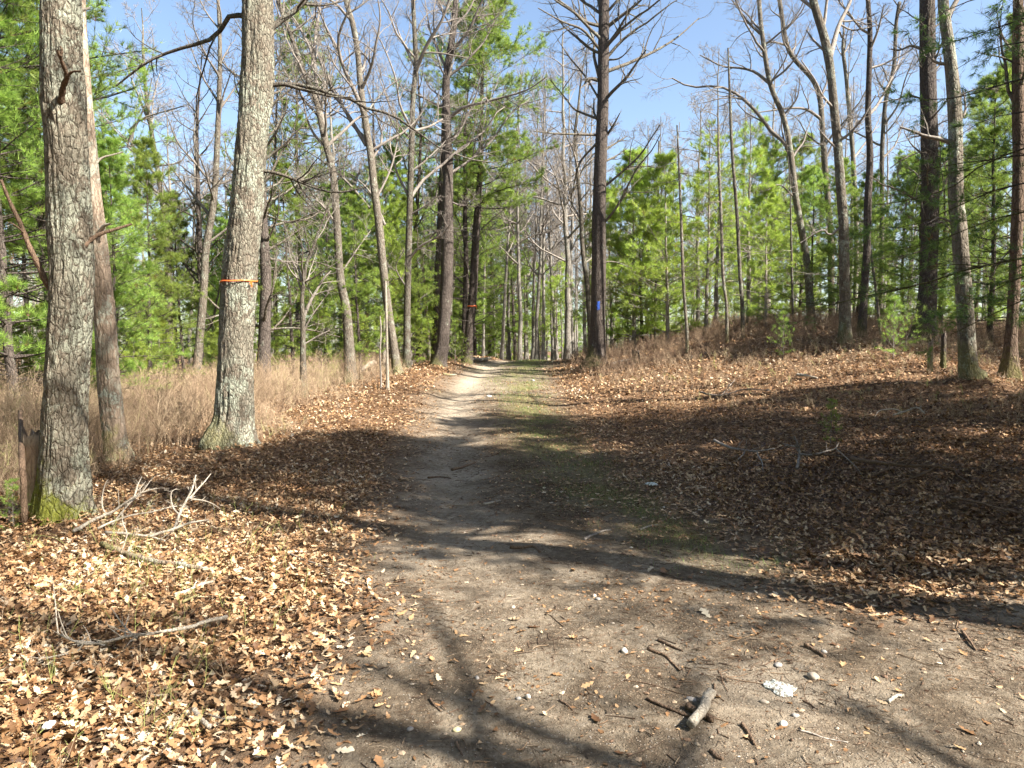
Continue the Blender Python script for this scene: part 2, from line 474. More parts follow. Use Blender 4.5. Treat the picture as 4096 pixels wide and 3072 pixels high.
def grass_mask(x, y):
    u = x - path_c(y)
    c = .95 - .02 * y + .45 * sstep(9, 5, y)
    g = np.exp(-((u - c) / .5) ** 2) * sstep(4.6, 6.2, y)
    far = sstep(16, 22, y) * np.exp(-((u - .35) / .7) ** 2) * .8
    spots = sstep(.62, .72, fbm2(x, y, .8, 51, 3)) * .5 * (1 - sstep(1.0, 2.5, np.abs(u)))
    return np.clip(np.maximum(g, far) * sstep(.30, .55, fbm2(x, y, 1.6, 52, 3)) + spots * .25 * sstep(4, 6, y), 0, 1)

def duff_shade_mask(x, y):  # dark duff of the mid path, with deeper shade put into the soil colour
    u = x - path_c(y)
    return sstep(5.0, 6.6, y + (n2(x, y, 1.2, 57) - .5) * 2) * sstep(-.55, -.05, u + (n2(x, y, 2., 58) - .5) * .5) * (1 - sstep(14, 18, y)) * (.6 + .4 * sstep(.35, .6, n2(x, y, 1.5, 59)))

def build_ground():
    def axis(lo, hi, n, k):
        a = np.arcsinh(lo * k); b = np.arcsinh(hi * k); return np.sinh(np.linspace(a, b, n)) / k
    xs = axis(-320, 320, 700, .22)
    ys = axis(-60 - 4, 500, 800, .20) + 4
    X, Y = np.meshgrid(xs, ys)
    Z = ground(X, Y)
    dm = dirt_mask(X, Y); sm = sand_mask(X, Y); gm = grass_mask(X, Y)
    nx, ny = len(xs), len(ys)
    i = (np.arange(ny - 1)[:, None] * nx + np.arange(nx - 1)[None]).ravel()
    q = np.stack([i, i + 1, i + nx + 1, i + nx], 1)
    o = mesh_obj("ground", np.stack([X.ravel(), Y.ravel(), Z.ravel()], 1), [q], M_GROUND, attrs={"dirt": dm.ravel(), "sand": sm.ravel(), "grass": gm.ravel(), "duff_shade": duff_shade_mask(X, Y).ravel()})
    tag(o, kind="structure")
build_ground()

# ---------------------------------------------------------------- foliage pieces
def tufts_mesh(r, pts, dirs, k=8, ln=.11, w=.009, spread=.85):
    """needle tufts: k long thin triangles each; returns V, F, tint"""
    N = len(pts)
    d = nrm(dirs[:, None, :] + r.normal(0, spread * .6, (N, k, 3)))
    L = ln * r.uniform(.7, 1.2, (N, k, 1))
    s = nrm(np.cross(d, r.normal(0, 1, (N, k, 3)))) * (w * .5)
    b = pts[:, None, :] + d * (.01)
    V = np.stack([b - s, b + s, b + d * L], 2).reshape(-1, 3)
    F = np.arange(N * k * 3).reshape(-1, 3)
    t0 = r.uniform(0, .85, N)
    t0 = np.where(r.uniform(0, 1, N) < .025, 1., t0)
    tint = np.repeat(t0, k * 3) + r.normal(0, .06, N * k * 3) * (np.repeat(t0, k * 3) < .95)
    return V, F, np.clip(tint, 0, 1)

def make_pine_meshes(seed, H, h0, Lmax, rad, droop=0., per=5, whorl=.5, sec=9, tufts=6, k=7, ln=.11, w=.010, bare=0., cone=.8, mat_b=None, mat_n=None, name='pine', dead_low=0, tert=2):
    """one pine: returns (trunk Tubes, crown V/F data)"""
    r = rng_(seed)
    n = 30
    zz = np.linspace(-.2, H, n)
    wob = np.cumsum(r.normal(0, .012 * H / 10, (n, 2)), 0)
    C = np.stack([wob[:, 0], wob[:, 1], zz], 1)
    R = rad * (1 - zz / H * .93) * (1 + .5 * np.exp(-np.maximum(zz, 0) / .25)); R = np.maximum(R, .008)
    tr = Tubes(); tr.add(C, R, 9)
    hs = []; h = h0
    while h < H * .985:
        hs.append(h); h += whorl * r.uniform(.7, 1.3) * (1 - .35 * h / H)
    P0 = []; D = []; L = []; RR = []
    for h in hs:
        m = max(2, int(per + r.integers(-1, 2)))
        a0 = r.uniform(0, 6.28)
        fr = (h - h0) / max(H - h0, .1)
        for j in range(m):
            a = a0 + j * 6.283 / m + r.uniform(-.35, .35)
            el = -droop + .55 * fr + r.uniform(-.12, .2)
            P0.append([np.interp(h, zz, C[:, 0]), np.interp(h, zz, C[:, 1]), h + r.uniform(-.05, .05)])
            D.append([math.cos(a) * math.cos(el), math.sin(a) * math.cos(el), math.sin(el)])
            prof = (1 - fr) ** cone * (.55 + .45 * min(1, fr / .18))
            L.append(max(.18, Lmax * prof * r.uniform(.4, 1.25)))
            RR.append(max(.006, rad * .22 * (1 - .7 * fr)))
    P0, D, L, RR = map(np.array, (P0, D, L, RR))
    C1, R1 = grow(r, P0, D, L, RR, 7, .07, .03, .25)
    cr = Tubes(); cr.add(C1, R1, 4)
    p, d, l, rd = sprout(r, C1, R1, sec, .28, 1., (.6, 1.0), (.22, .42), .55, L, .75, .003)
    d[:, 2] += .12
    C2, R2 = grow(r, p, nrm(d), np.maximum(l, .1), rd, 4, .1, .04, .4)
    cr.add(C2, R2, 3)
    Cs = C2
    if tert:
        p, d, l, rd = sprout(r, C2, R2, tert, .2, .9, (.5, .9), (.3, .6), .6, None, .6, .0025)
        C3, R3 = grow(r, p, nrm(d), np.maximum(l, .07), rd, 3, .1, .05, .5); cr.add(C3, R3, 3)
    # tufts along the outer two thirds of the secondaries and at every tip
    def along(C, m, lo):
        T, N, _ = C.shape
        t = r.uniform(lo, 1., (T, m)); t[:, 0] = 1.
        x = t * (N - 1); i = np.minimum(x.astype(int), N - 2); f = (x - i)[..., None]; ar = np.arange(T)[:, None]
        return (C[ar, i] * (1 - f) + C[ar, i + 1] * f).reshape(-1, 3), nrm(C[ar, i + 1] - C[ar, i]).reshape(-1, 3)
    a, b = along(C2, tufts, .25); pts, dr = [a], [b]
    if tert:
        a, b = along(C3, max(2, tufts // 2), .2); pts.append(a); dr.append(b)
    a, b = along(C1, 4, .75); pts.append(a); dr.append(b)
    pts = np.concatenate(pts); dr = np.concatenate(dr); dr[:, 2] += .25
    if bare > 0:
        keep = vnoise(pts * .9, seed) > bare
        pts, dr = pts[keep], dr[keep]
    V, F, tint = tufts_mesh(r, pts, nrm(dr), k, ln, w)
    if dead_low:   # dead lower whorls without needles
        q = dead_low
        hh = r.uniform(.25 * h0, h0, q); aa = r.uniform(0, 6.28, q)
        p0 = np.stack([np.interp(hh, zz, C[:, 0]), np.interp(hh, zz, C[:, 1]), hh], 1)
        dd = np.stack([np.cos(aa), np.sin(aa), r.uniform(-.2, .35, q)], 1)
        Cd, Rd = grow(r, p0, dd, r.uniform(.4, 1.8, q) * Lmax / 2.4, np.full(q, .011), 6, .12, .0, .3); cr.add(Cd, Rd, 4)
        p, d, l, rd = sprout(r, Cd, Rd, 5, .3, 1., (.6, 1.), (.25, .5), .5, None, .5, .003)
        Cd, Rd = grow(r, p, d, l, rd, 4, .15, 0, .3); cr.add(Cd, Rd, 3)
    return tr, cr, V, F, tint

def pine_object(name, loc, label, group, meshes, mat_b, mat_n, cat="pine tree"):
    tr, cr, V, F, tint = meshes
    root = empty(name, loc, label, cat, group)
    tr.build("trunk", mat_b, root)
    Vb = np.concatenate(cr.V); Fb = np.concatenate(cr.F)
    tt = np.concatenate([np.zeros(len(Vb)), tint])
    mi = np.concatenate([np.zeros(len(Fb), int), np.ones(len(F), int)])
    mesh_obj("crown", np.concatenate([Vb, V]), [Fb, F + len(Vb)], [M_TWIG if mat_b is not M_DARK else M_DARK, mat_n], root, mi, attrs={"tint": tt})
    return root

# ---------------------------------------------------------------- bare trees traced from where they stand
def trunk_curve(pts, d, top=None, lean_y=0.):
    """pts (px,py,width px) from the base upward, d metres ahead -> world centres and radii, rooted in the ground"""
    W = np.array([P(a, b, d) for a, b, _ in pts]); R = np.array([c for _, _, c in pts]) * d / FPX / 2
    g = gz(W[0, 0], d)
    if W[0, 2] > g + .02:
        W = np.vstack([[W[0, 0] + (W[0, 0] - W[1, 0]) * .05, d, g], W]); R = np.concatenate([[R[0] * 1.12], R])
    else:
        W[0, 2] = g
        keep = np.ones(len(W), bool)
        for i in range(1, len(W)):
            if W[i, 2] < g + .05: keep[i] = False
        W, R = W[keep], R[keep]
    base = W[0].copy()
    W = np.vstack([[base[0], d, g - .25], W]); R = np.concatenate([[R[0] * 1.1], R])
    if top is not None:
        z = W[-1, 2]; dirn = nrm((W[-1] - W[-2])[None])[0]; r0 = R[-1]; p = W[-1]; steps = max(2, int((top - z) / 1.2))
        rg = rng_(int(abs(W[0, 0]) * 100 + d * 7))
        for s in range(1, steps + 1):
            dirn = nrm((dirn + rg.normal(0, .06, 3) + [0, 0, .05])[None])[0]
            p = p + dirn * (top - z) / steps
            W = np.vstack([W, p]); R = np.concatenate([R, [max(.012, r0 * (1 - .9 * s / steps))]])
    if lean_y:
        W[:, 1] += lean_y * (W[:, 2] - g)
        W[:, 0] *= W[:, 1] / d
        W[:, 2] = CAMZ + (W[:, 2] - CAMZ) * W[:, 1] / d
    return W, R, base

def flare(zrel, rad, amt=.55, h=.35):
    return rad * (1 + amt * np.exp(-np.maximum(zrel, 0) / h))

def hero_tree(name, label, cat, pts, d, limbs=(), top=14., bark=None, auto=14, auto_z=(4., None), auto_len=3.2, lv=(7, 6, 4), seed=1, sides=16, rings=60, relief=.0, group=None, fl=.35, crown=True, crown_mat=None, ang=(.6, 1.15), limb_depth=.35, twig=.0045, up=.05, lean_y=0.):
    r = rng_(seed)
    W, R, base = trunk_curve(pts, d, top, lean_y)
    C = catmull(np.column_stack([W, R]), rings); RR = np.maximum(C[:, 3], .008); C = C[:, :3]
    RR = flare(C[:, 2] - base[2], RR, fl, .28)
    root = empty(name, base, label, cat, group)
    tb = Tubes()
    rough = None
    if relief > 0:
        a = np.arange(sides) * 2 * math.pi / sides
        zz = C[:, 2]
        A, Zg = np.meshgrid(a, zz)
        def ns(ka, kz, sd):
            p = np.stack([np.cos(A).ravel() * ka, np.sin(A).ravel() * ka, Zg.ravel() * kz], 1); return vnoise(p, sd).reshape(A.shape)
        rid = 1 - np.abs(2 * ns(7, 2.6, seed) - 1); rid2 = 1 - np.abs(2 * ns(13, 6.5, seed + 1) - 1)
        rough = 1 + relief * ((rid - .5) * .75 + (rid2 - .5) * .5 + (ns(26, 16, seed + 3) - .5) * .4 + (ns(1.2, 1.1, seed + 2) - .5) * 1.2)
        bz = np.exp(-np.maximum(Zg - base[2], 0) / .22)
        rough = rough + bz * .16 * (np.sin(A * 4 + seed) * .5 + ns(2.2, 1.0, seed + 5) - .5)
        rough = rough[None]
    tb.add(C, RR, sides, rough)
    tb.build("trunk", bark, root, base)
    if not crown: return root, C, RR
    cr = Tubes(); allC = []; allR = []
    for item in limbs:
        lp, w = item[0], item[1]
        dd = item[2] if len(item) > 2 else None
        m = len(lp)
        sgn = r.choice([-1, 1]) if dd is None else 1
        amt = limb_depth if dd is None else dd
        q0 = P(lp[0][0], lp[0][1], d); lenw = np.linalg.norm(P(lp[-1][0], lp[-1][1], d) - q0)
        Wl = np.array([P(a, b, d + (sgn * amt * lenw * (i / (m - 1)) if i else 0)) for i, (a, b) in enumerate(lp)])
        # the root end of a limb sits inside the trunk
        Cl = catmull(Wl, 12)
        w0 = w * d / FPX / 2
        Rl = w0 * (1 - .72 * np.linspace(0, 1, 12)) + .002
        cr.add(Cl, Rl, 6); allC.append(Cl); allR.append(Rl)
    if auto > 0:
        ztop = C[-1, 2]; z0 = base[2] + auto_z[0]; z1 = ztop if auto_z[1] is None else auto_z[1]
        hz = np.sort(r.uniform(z0, z1, auto)); aa = np.arange(auto) * 2.4 + r.uniform(0, .8, auto)
        ix = np.array([np.argmin(abs(C[:, 2] - h)) for h in hz])
        p0 = C[ix]; el = r.uniform(.35, 1.0, auto)
        dd = np.stack([np.cos(aa) * np.cos(el), np.sin(aa) * np.cos(el), np.sin(el)], 1)
        Ln = auto_len * r.uniform(.6, 1.2, auto) * (1.15 - .65 * (hz - z0) / max(z1 - z0, .1))
        rad = np.minimum(RR[ix] * .55, .012 + Ln * .013)
        Ca, Ra = grow(r, p0, dd, Ln, rad, 12, .11, .06, .2)
        cr.add(Ca, Ra, 6); allC += list(Ca); allR += list(Ra)
    if allC and lv[0]:
        C1 = np.array(allC); R1 = np.array(allR)
        p, dd, l, rd = sprout(r, C1, R1, lv[0], .2, 1., ang, (.3, .6), .55, None, .15, twig)
        C2, R2 = grow(r, p, dd, l, rd, 7, .15, up, .25); cr.add(C2, R2, 4)
        if lv[1]:
            p, dd, l, rd = sprout(r, C2, R2, lv[1], .2, 1., ang, (.35, .65), .6, None, .1, twig * .8)
            C3, R3 = grow(r, p, dd, l, rd, 5, .16, up, .4); cr.add(C3, R3, 3)
            if len(lv) > 2 and lv[2]:
                p, dd, l, rd = sprout(r, C3, R3, lv[2], .2, 1., ang, (.4, .7), .7, None, .1, twig * .6)
                C4, R4 = grow(r, p, dd, l, rd, 3, .16, up, .6); cr.add(C4, R4, 3)
    if cr.V: cr.build("crown", crown_mat or M_TWIG, root, base)
    return root, C, RR

# ================================================================ the trees one can tell apart
# --- two big oaks and the dead tree on the left
oak1, C1o, R1o = hero_tree("oak_tree", "thick lichen covered oak with yellow moss on its foot, beside the barkless stub", "tree",
    [(63, 537, 49), (63, 515, 47), (64, 480, 44), (65, 440, 41), (67, 358, 37), (71, 275, 36), (69, 200, 35), (67, 150, 34), (64, 100, 36), (61, 50, 34), (60, 0, 34), (58, -90, 32), (62, -200, 29)], 6.25,
    limbs=[], top=13, bark=M_OAK, auto=14, auto_z=(8.2, None), seed=101, fl=.08, sides=128, rings=520, relief=.17, auto_len=3.6, lv=(7, 5, 3))
def stub(name_, parent, base, pxs, w, d, depth=.0, mat=M_BROWN, n=16, sides=8, tip=.35, rise=None):
    m = len(pxs)
    W = np.array([P(a, b, d + depth * i / max(1, m - 1)) for i, (a, b) in enumerate(pxs)])
    C = catmull(W, n)
    t = np.linspace(0, 1, n)
    R = w * d / FPX / 2 * (1 - (1 - tip) * t) * (1 + .12 * np.sin(np.arange(n) * 2.1)) + .0008
    tb = Tubes(); tb.add(C, R, sides)
    return tb.build(name_, mat, parent, base)
b1 = Vector(oak1.location)
def br_multi(parent, base, items, mat, name_="branch"):
    tb = Tubes()
    for pxs, w, d, depth in items:
        m = len(pxs)
        W = np.array([P(a, b, d + depth * i / max(1, m - 1)) for i, (a, b) in enumerate(pxs)])
        n = 4 * m
        C = catmull(W, n); t = np.linspace(0, 1, n)
        tb.add(C, w * d / FPX / 2 * (1 - .6 * t) * (1 + .14 * np.sin(np.arange(n) * 1.9)) + .001, 7)
    return tb.build(name_, mat, parent, base)
br_multi(oak1, b1, [([(61, 103), (63.5, 86), (67, 76), (62.5, 63), (57.5, 50)], 6.5, 6.12, -.33), ([(66.5, 77), (72, 72), (81, 71)], 3, 5.95, -.05), ([(60.5, 56), (62, 50), (60, 46)], 3.4, 5.82, -.02)], M_BROWN)
br_multi(oak1, b1, [([(54, 291), (47, 284), (39, 266), (30, 248), (21, 225), (10, 202), (1, 180)], 6.5, 6.25, -.15), ([(24, 233), (16, 226), (9, 222)], 2, 6.15, -.15)], M_BROWN)
br_multi(oak1, b1, [([(84, 246), (90, 240), (100, 234), (116, 229), (132, 224)], 5, 6.2, .2)], M_BROWN)
br_multi(oak1, b1, [([(73, 14), (81, 10.5), (90, 8)], 5, 6.25, .1)], M_PALE)

root, *_ = hero_tree("dead_tree", "slim half barkless dead tree leaning close behind the mossy oak", "dead tree",
    [(119, 477, 26), (117, 458, 23), (115, 440, 20), (110, 395, 19), (107, 360, 18.5), (105, 325, 18.5), (102, 290, 18.5), (99, 258, 18), (96, 225, 16), (93, 190, 13.5), (89, 140, 12), (85, 90, 11), (82, 40, 10), (80, 0, 9)], 8.9,
    top=7.5, bark=M_DEAD, auto=0, seed=103, sides=72, rings=240, relief=.15, crown=False, fl=.08)
br_multi(root, root.location, [([(100, 232), (104, 226), (110, 224)], 5, 8.8, -.1), ], M_PALE)
br_multi(root, root.location, [([(95, 165), (102, 158), (112, 155), (123, 152)], 2.4, 8.9, .1)], M_PALE)

oak2, C2o, R2o = hero_tree("oak_tree", "tall pale lichened oak wearing a thin orange ribbon, leaning slightly right", "tree",
    [(231, 456, 52), (232, 440, 43), (233.5, 420, 38), (234.5, 400, 35), (236, 358, 32), (239.5, 275, 31), (243, 235, 30), (246.5, 199, 29), (250, 160, 28.5), (252.5, 133, 28), (255.5, 105, 29), (257, 86, 30), (258, 60, 28), (258, 0, 27), (259, -80, 25), (262, -160, 22)], 10.7,
    limbs=[([(250, 17), (243, 18), (233, 12), (228, 18), (220, 31), (207, 41), (182, 48), (149, 61), (116, 86)], 5, .25),
           ([(265, 36), (272, 27), (293, 12), (305, 0), (330, -30), (350, -80)], 6.5, .3),
           ([(264, 86), (273, 84), (285, 84.5), (308, 86), (330, 94), (350, 99), (366, 108), (391, 114), (399, 119), (416, 131), (441, 149)], 4.4, .1),
           ([(285, 84.5), (308, 91), (335, 97), (352, 97)], 3.5, .1),
           ([(258, 172), (265, 171), (283, 175), (305, 184), (325, 191), (343, 192), (369, 186)], 3.6, .15)],
    top=16, bark=M_OAKB, auto=14, auto_z=(7.5, None), seed=105, fl=.04, sides=112, rings=440, relief=.15, auto_len=3.8, lv=(6, 5, 3), crown_mat=M_BARE, limb_depth=.2)
# ribbon round the oak, and one round the far pine
def ribbon(parent, C, R, py, d, h, label, cat="ribbon"):
    z = P(512, py, d)[2]; i = int(np.argmin(abs(C[:, 2] - z))); c = C[i]; r = R[i] * 1.10 + .006
    n = 48; a = np.arange(n) * 2 * math.pi / n
    V = []; hh = h / 2
    dz = .012 * np.sin(a * 1.0 + .5) + .004 * np.sin(a * 5)
    for rr, s in ((r, -1), (r, 1), (r + .003, 1), (r + .003, -1)):
        V.append(np.stack([c[0] + rr * np.cos(a), c[1] + rr * np.sin(a), np.full(n, z) + dz + s * hh], 1))
    V = np.concatenate(V); F = []
    for k in range(4):
        k2 = (k + 1) % 4
        j = np.arange(n); F.append(np.stack([k * n + j, k * n + (j + 1) % n, k2 * n + (j + 1) % n, k2 * n + j], 1))
    # knot tails
    q = len(V); tx = c[0] + r * .86; ty = c[1] - r * .52
    tl = np.array([[tx, ty - .012, z], [tx + .02, ty - .012, z], [tx + .035, ty - .03, z - .09], [tx + .012, ty - .03, z - .10], [tx + .005, ty - .015, z], [tx + .022, ty - .018, z - .004], [tx + .01, ty - .05, z - .06], [tx - .006, ty - .045, z - .055]])
    V = np.vstack([V, tl]); F.append(np.array([[q, q + 1, q + 2, q + 3], [q + 4, q + 5, q + 6, q + 7]]))
    o = mesh_obj("ribbon", V - c, F, M_ORANGE); o.location = c
    return tag(o, label, cat)
M_ORANGE = None
m_, nt_, _, _ = new_mat("orange_tape"); principled(nt_, (.85, .17, .035), .35, spec=.5); M_ORANGE = m_
ribbon(oak2, C2o, R2o, 281.6, 10.7, .022, "thin orange ribbon tied round the big leaning oak")

# --- middle left group
hero_tree("bare_tree", "grey forked bare tree standing in the brush nearest the ribboned oak", "tree",
    [(350, 372, 12.5), (349.5, 358, 11.5), (348, 330, 10), (346, 308, 9), (340, 275, 8), (337, 225, 7.5), (333, 174, 7), (325, 141, 6.5), (320, 118, 5.5), (315.5, 99.5, 5), (309, 83, 5), (303, 71, 5), (298, 55, 4.6), (289, 30, 4.2), (281, 10, 4), (270, -30, 3.5)], 20,
    limbs=[([(330, 160), (326, 141), (320.5, 108), (316, 80), (314, 50), (316, 30), (321, 0), (322, -40)], 5),
           ([(306, 80), (313, 60), (306, 40), (296, 22), (283, 2)], 3.5), ([(320, 118), (300, 95), (284, 70), (272, 40)], 2.5), ([(340, 275), (360, 245), (375, 225)], 2),
           ([(337, 225), (322, 205), (310, 196)], 2.5)],
    top=15, bark=M_BARE, auto=10, auto_z=(6, None), seed=110, auto_len=2.6, lv=(8, 6, 4), group=None)
hero_tree("bare_tree", "dark bare tree with long sweeping upright limbs, second in the brush left of the path", "tree",
    [(398, 376, 9.5), (397, 371, 9), (393, 341, 8), (388, 308, 8), (383, 266, 8), (378.5, 220, 7.8), (374, 187, 7.5), (371, 157, 7), (368, 138, 7), (364, 113, 6.5), (360, 80, 6), (358, 55, 5.5), (353, 25, 5.5), (346, 0, 5), (340, -40, 4.5)], 20.5,
    limbs=[([(365, 116), (354, 90), (343, 66), (338, 45), (340, 30), (346, 17), (352, -10)], 4.5), ([(338, 50), (325, 25), (316, 0)], 3),
           ([(370, 208), (350, 185), (333, 169), (318, 158), (301, 148)], 3), ([(366, 145), (350, 118), (335, 95), (325, 75), (318, 55), (300, 30), (285, 10)], 4),
           ([(372, 160), (382, 140), (378, 120), (370, 95), (362, 70)], 2.5), ([(376, 200), (392, 165), (398, 130), (392, 100)], 2.2),
           ([(385, 225), (372, 195), (356, 178), (346, 172)], 2.5)],
    top=15, bark=M_BARE, auto=12, auto_z=(6, None), seed=112, auto_len=2.6, lv=(8, 6, 4))
hero_tree("bare_tree", "slender pale upright bare tree with lichened bark, just before the twin dark trunks", "tree",
    [(406.5, 374, 8.5), (407, 360, 7.6), (407, 325, 7), (407.5, 291, 6.8), (408, 275, 6.6), (409, 232, 6.5), (410, 199, 6), (411, 166, 6), (412, 133, 5.6), (413, 99, 5), (416, 66, 5), (415, 41, 4.6), (413, 0, 4), (411, -40, 3.6)], 22,
    limbs=[([(416, 72), (421, 58), (429, 41), (441, 22), (449, 0), (456, -30)], 4),
           ([(410, 199), (413, 194), (424, 179), (441, 166), (457, 151), (472, 141), (487, 128), (495, 114), (506, 106)], 3.6),
           ([(408, 195), (396, 170), (390, 145), (391, 118)], 2.6), ([(408, 260), (422, 245), (440, 236), (450, 225)], 3),
           ([(410, 215), (425, 206), (438, 196)], 2), ([(412, 130), (400, 105), (396, 80), (385, 50), (372, 25)], 2.5), ([(408, 290), (396, 268), (404, 250)], 1.6),
           ([(416, 70), (402, 40), (392, 15)], 2.2)],
    top=15, bark=M_OAK2, auto=10, auto_z=(6, None), seed=114, auto_len=2.4, lv=(8, 6, 4))
T7, *_ = hero_tree("shaggy_tree", "thick shaggy grey trunk with a mossy foot, left of the crest pine", "tree",
    [(438, 371, 15), (439, 362, 13), (442, 350, 12), (444, 325, 12), (445.5, 300, 12), (447, 275, 12), (447.5, 240, 12), (447.5, 215, 11), (448, 166, 9.5), (447, 133, 8), (446, 99, 7.5), (447, 71, 7), (453, 33, 6), (456, 0, 5.5), (458, -40, 5)], 23,
    limbs=[([(453, 50), (463, 38), (470, 28), (480, 5), (494, -20)], 3.2), ([(447, 120), (462, 108), (477, 104), (500, 98), (527, 90), (545, 78)], 3.4),
           ([(447, 71), (438, 50), (430, 30), (425, 0)], 3), ([(448, 190), (440, 182), (434, 200)], 2), ([(447, 200), (464, 206), (476, 196)], 2),
           ([(447, 225), (432, 236), (428, 248)], 2), ([(448, 175), (470, 160), (492, 140), (512, 112), (530, 100)], 3), ([(446, 100), (430, 88), (424, 76)], 2)],
    top=15, bark=M_DARK, auto=12, auto_z=(7, None), seed=116, auto_len=2.6, lv=(8, 6, 4), sides=22, relief=.08, rings=90)
hero_tree("shaggy_tree", "shaded trunk standing half hidden at the back of the mossy footed shaggy tree", "tree",
    [(435, 368, 7.5), (436, 330, 7), (437, 290, 7), (439, 250, 6.5), (441, 200, 6), (443, 150, 5)], 25,
    top=12, bark=M_DARK, auto=10, auto_z=(4, None), seed=117, auto_len=1.8, lv=(6, 4, 3))

# --- the big dead topped pine right of the path
T9, C9, R9 = hero_tree("dead_pine", "tall dark pine trunk with bare broken branches and a blue blaze, right of the path", "pine tree",
    [(595.5, 366, 20), (596.5, 358, 17.5), (597.5, 340, 15.5), (598, 308, 14.5), (599, 260, 14), (599, 225, 13.5), (599.5, 199, 12.5), (601, 149, 12), (603, 99, 11), (603.5, 50, 10.5), (604, 0, 9.5), (604, -60, 8.5), (605, -130, 7.5)], 22,
    limbs=[([(606, 99), (612, 92), (626, 78), (638, 61), (646, 50)], 4), ([(608, 71), (629, 63), (657, 50), (679, 36), (699, 18)], 3.6),
           ([(607, 27), (629, 10), (641, 0), (650, -14)], 4), ([(607, 46), (617, 32), (624, 20), (636, 2)], 3.6),
           ([(600, 80), (594, 56), (594, 41), (586, 20), (583, 0)], 3.6), ([(600, 26), (586, 22), (575, 13), (555, 0), (540, -14)], 3.2),
           ([(600, 50), (583, 30), (563, 22), (538, 8)], 2.8), ([(599, 99), (585, 76), (570, 58), (558, 40)], 2.4),
           ([(598, 80), (589, 79), (583, 86)], 4), ([(598, 119), (580, 112), (573, 108), (563, 95), (550, 80)], 2.6),
           ([(597, 135), (566, 134), (548, 133), (533, 131)], 2.6), ([(597, 143), (580, 162), (575, 180), (571, 200)], 2.4), ([(607, 135), (613, 126), (620, 113)], 3),
           ([(606, 149), (616, 143), (627, 136)], 2.6), ([(606, 161), (616, 156), (626, 149)], 2.4), ([(605, 186), (622, 172), (640, 155), (650, 140), (660, 125)], 2.8),
           ([(605, 222), (618, 205), (636, 170), (652, 150), (660, 135)], 2.6), ([(598, 120), (594, 112), (594, 98)], 2.8), ([(598, 187), (585, 183), (570, 187)], 1.6), ([(604, 262), (615, 262), (632, 268)], 1.8),
           ([(597, 228), (585, 236), (578, 240)], 1.5), ([(606, 60), (620, 58), (632, 46)], 2), ([(600, 10), (598, 0), (590, -20)], 3)],
    top=15, bark=M_DARK, auto=10, auto_z=(8.8, None), seed=120, auto_len=2.8, lv=(5, 4, 2), sides=36, relief=.07, rings=150, crown_mat=M_BARE, limb_depth=.5)
# patches on the pine: blue blaze and lichen discs are thin paint on the bark
def patch(name_, parent, C, R, px, py, d, w, h, mat, seed=0, label=None):
    z = P(px, py, d)[2]; i = int(np.argmin(abs(C[:, 2] - z))); c = C[i]; rad = R[i] * 1.055 + .004
    r = rng_(seed); n = 9; m = 7
    x0 = P(px, py, d)[0] - c[0]; a0 = math.asin(max(-.9, min(.9, x0 / rad)))
    V = []
    for a in range(m):
        for b in range(n):
            u = (a / (m - 1) - .5) * 2; v = (b / (n - 1) - .5) * 2
            e = 1 + .16 * r.normal()
            ww = w / 2 * u * (e if abs(u) > .9 else 1); hh = h / 2 * v * (1 if abs(v) < .9 else 1 + .12 * r.normal())
            an = a0 + ww / rad; rr = rad + .002 * r.normal()
            V.append([c[0] + rr * math.sin(an), c[1] - rr * math.cos(an), z + hh])
    q = []
    for a in range(m - 1):
        for b in range(n - 1):
            k = a * n + b; q.append([k, k + n, k + n + 1, k + 1])
    o = mesh_obj(name_, np.array(V) - np.array(parent.location), [np.array(q)], mat, parent)
    if label: o["label"] = label
    return o
m_, nt_, _, _ = new_mat("blue_paint"); principled(nt_, mix(nt_, ramp(nt_, noise(nt_, objcoord(nt_), 40, 5, .7), [(.4, (0, 0, 0)), (.6, (1, 1, 1))]), (.025, .10, .50), (.04, .06, .18)), .7); M_BLUE = m_
m_, nt_, _, _ = new_mat("pale_blue_paint"); principled(nt_, (.35, .48, .75), .7); M_LBLUE = m_
patch("blaze", T9, C9, R9, 597.5, 306, 22, .09, .24, M_BLUE, 3, "blue painted trail blaze")
hero_tree("bare_tree", "thin crooked bare tree tight against the left side of the blazed pine", "tree",
    [(591.5, 345, 6), (590, 320, 6), (588.5, 300, 5.5), (587, 280, 5), (584, 262, 4.5), (582, 240, 4.3), (581, 215, 4), (579, 190, 3.6), (577, 166, 3.4), (575, 135, 3), (578, 110, 2.5)], 24,
    limbs=[([(579, 175), (573, 150), (560, 125)], 2), ([(581, 220), (570, 200), (560, 175), (555, 150)], 2)],
    top=12, bark=M_BARE, auto=10, auto_z=(3, None), seed=121, auto_len=1.8, lv=(7, 6, 4))

# --- right hand trees
hero_tree("bare_tree", "leaning grey bare tree, one long limb reaching left over the young pines", "tree",
    [(812, 328, 7.5), (811, 321, 7), (808, 275, 7), (805, 249, 6.6), (796, 199, 6.3), (790, 149, 5.6), (783, 116, 5), (770, 83, 4.6), (762, 33, 4.2), (759, 0, 4), (756, -50, 3.5)], 22,
    limbs=[([(790, 150), (780, 138), (770, 130), (760, 116), (750, 105), (738, 95), (725, 88), (706, 86), (690, 87), (672, 78)], 4.2, .12),
           ([(770, 84), (755, 72), (740, 68), (722, 66), (700, 55)], 3, .2), ([(762, 35), (748, 22), (738, 8), (726, -8)], 3), ([(783, 116), (797, 98), (800, 76)], 2),
           ([(770, 84), (785, 60), (790, 40)], 2), ([(796, 199), (780, 185), (768, 190)], 1.8)],
    top=15, bark=M_OAK2, auto=10, auto_z=(5, None), seed=130, auto_len=2.4, lv=(7, 6, 4))
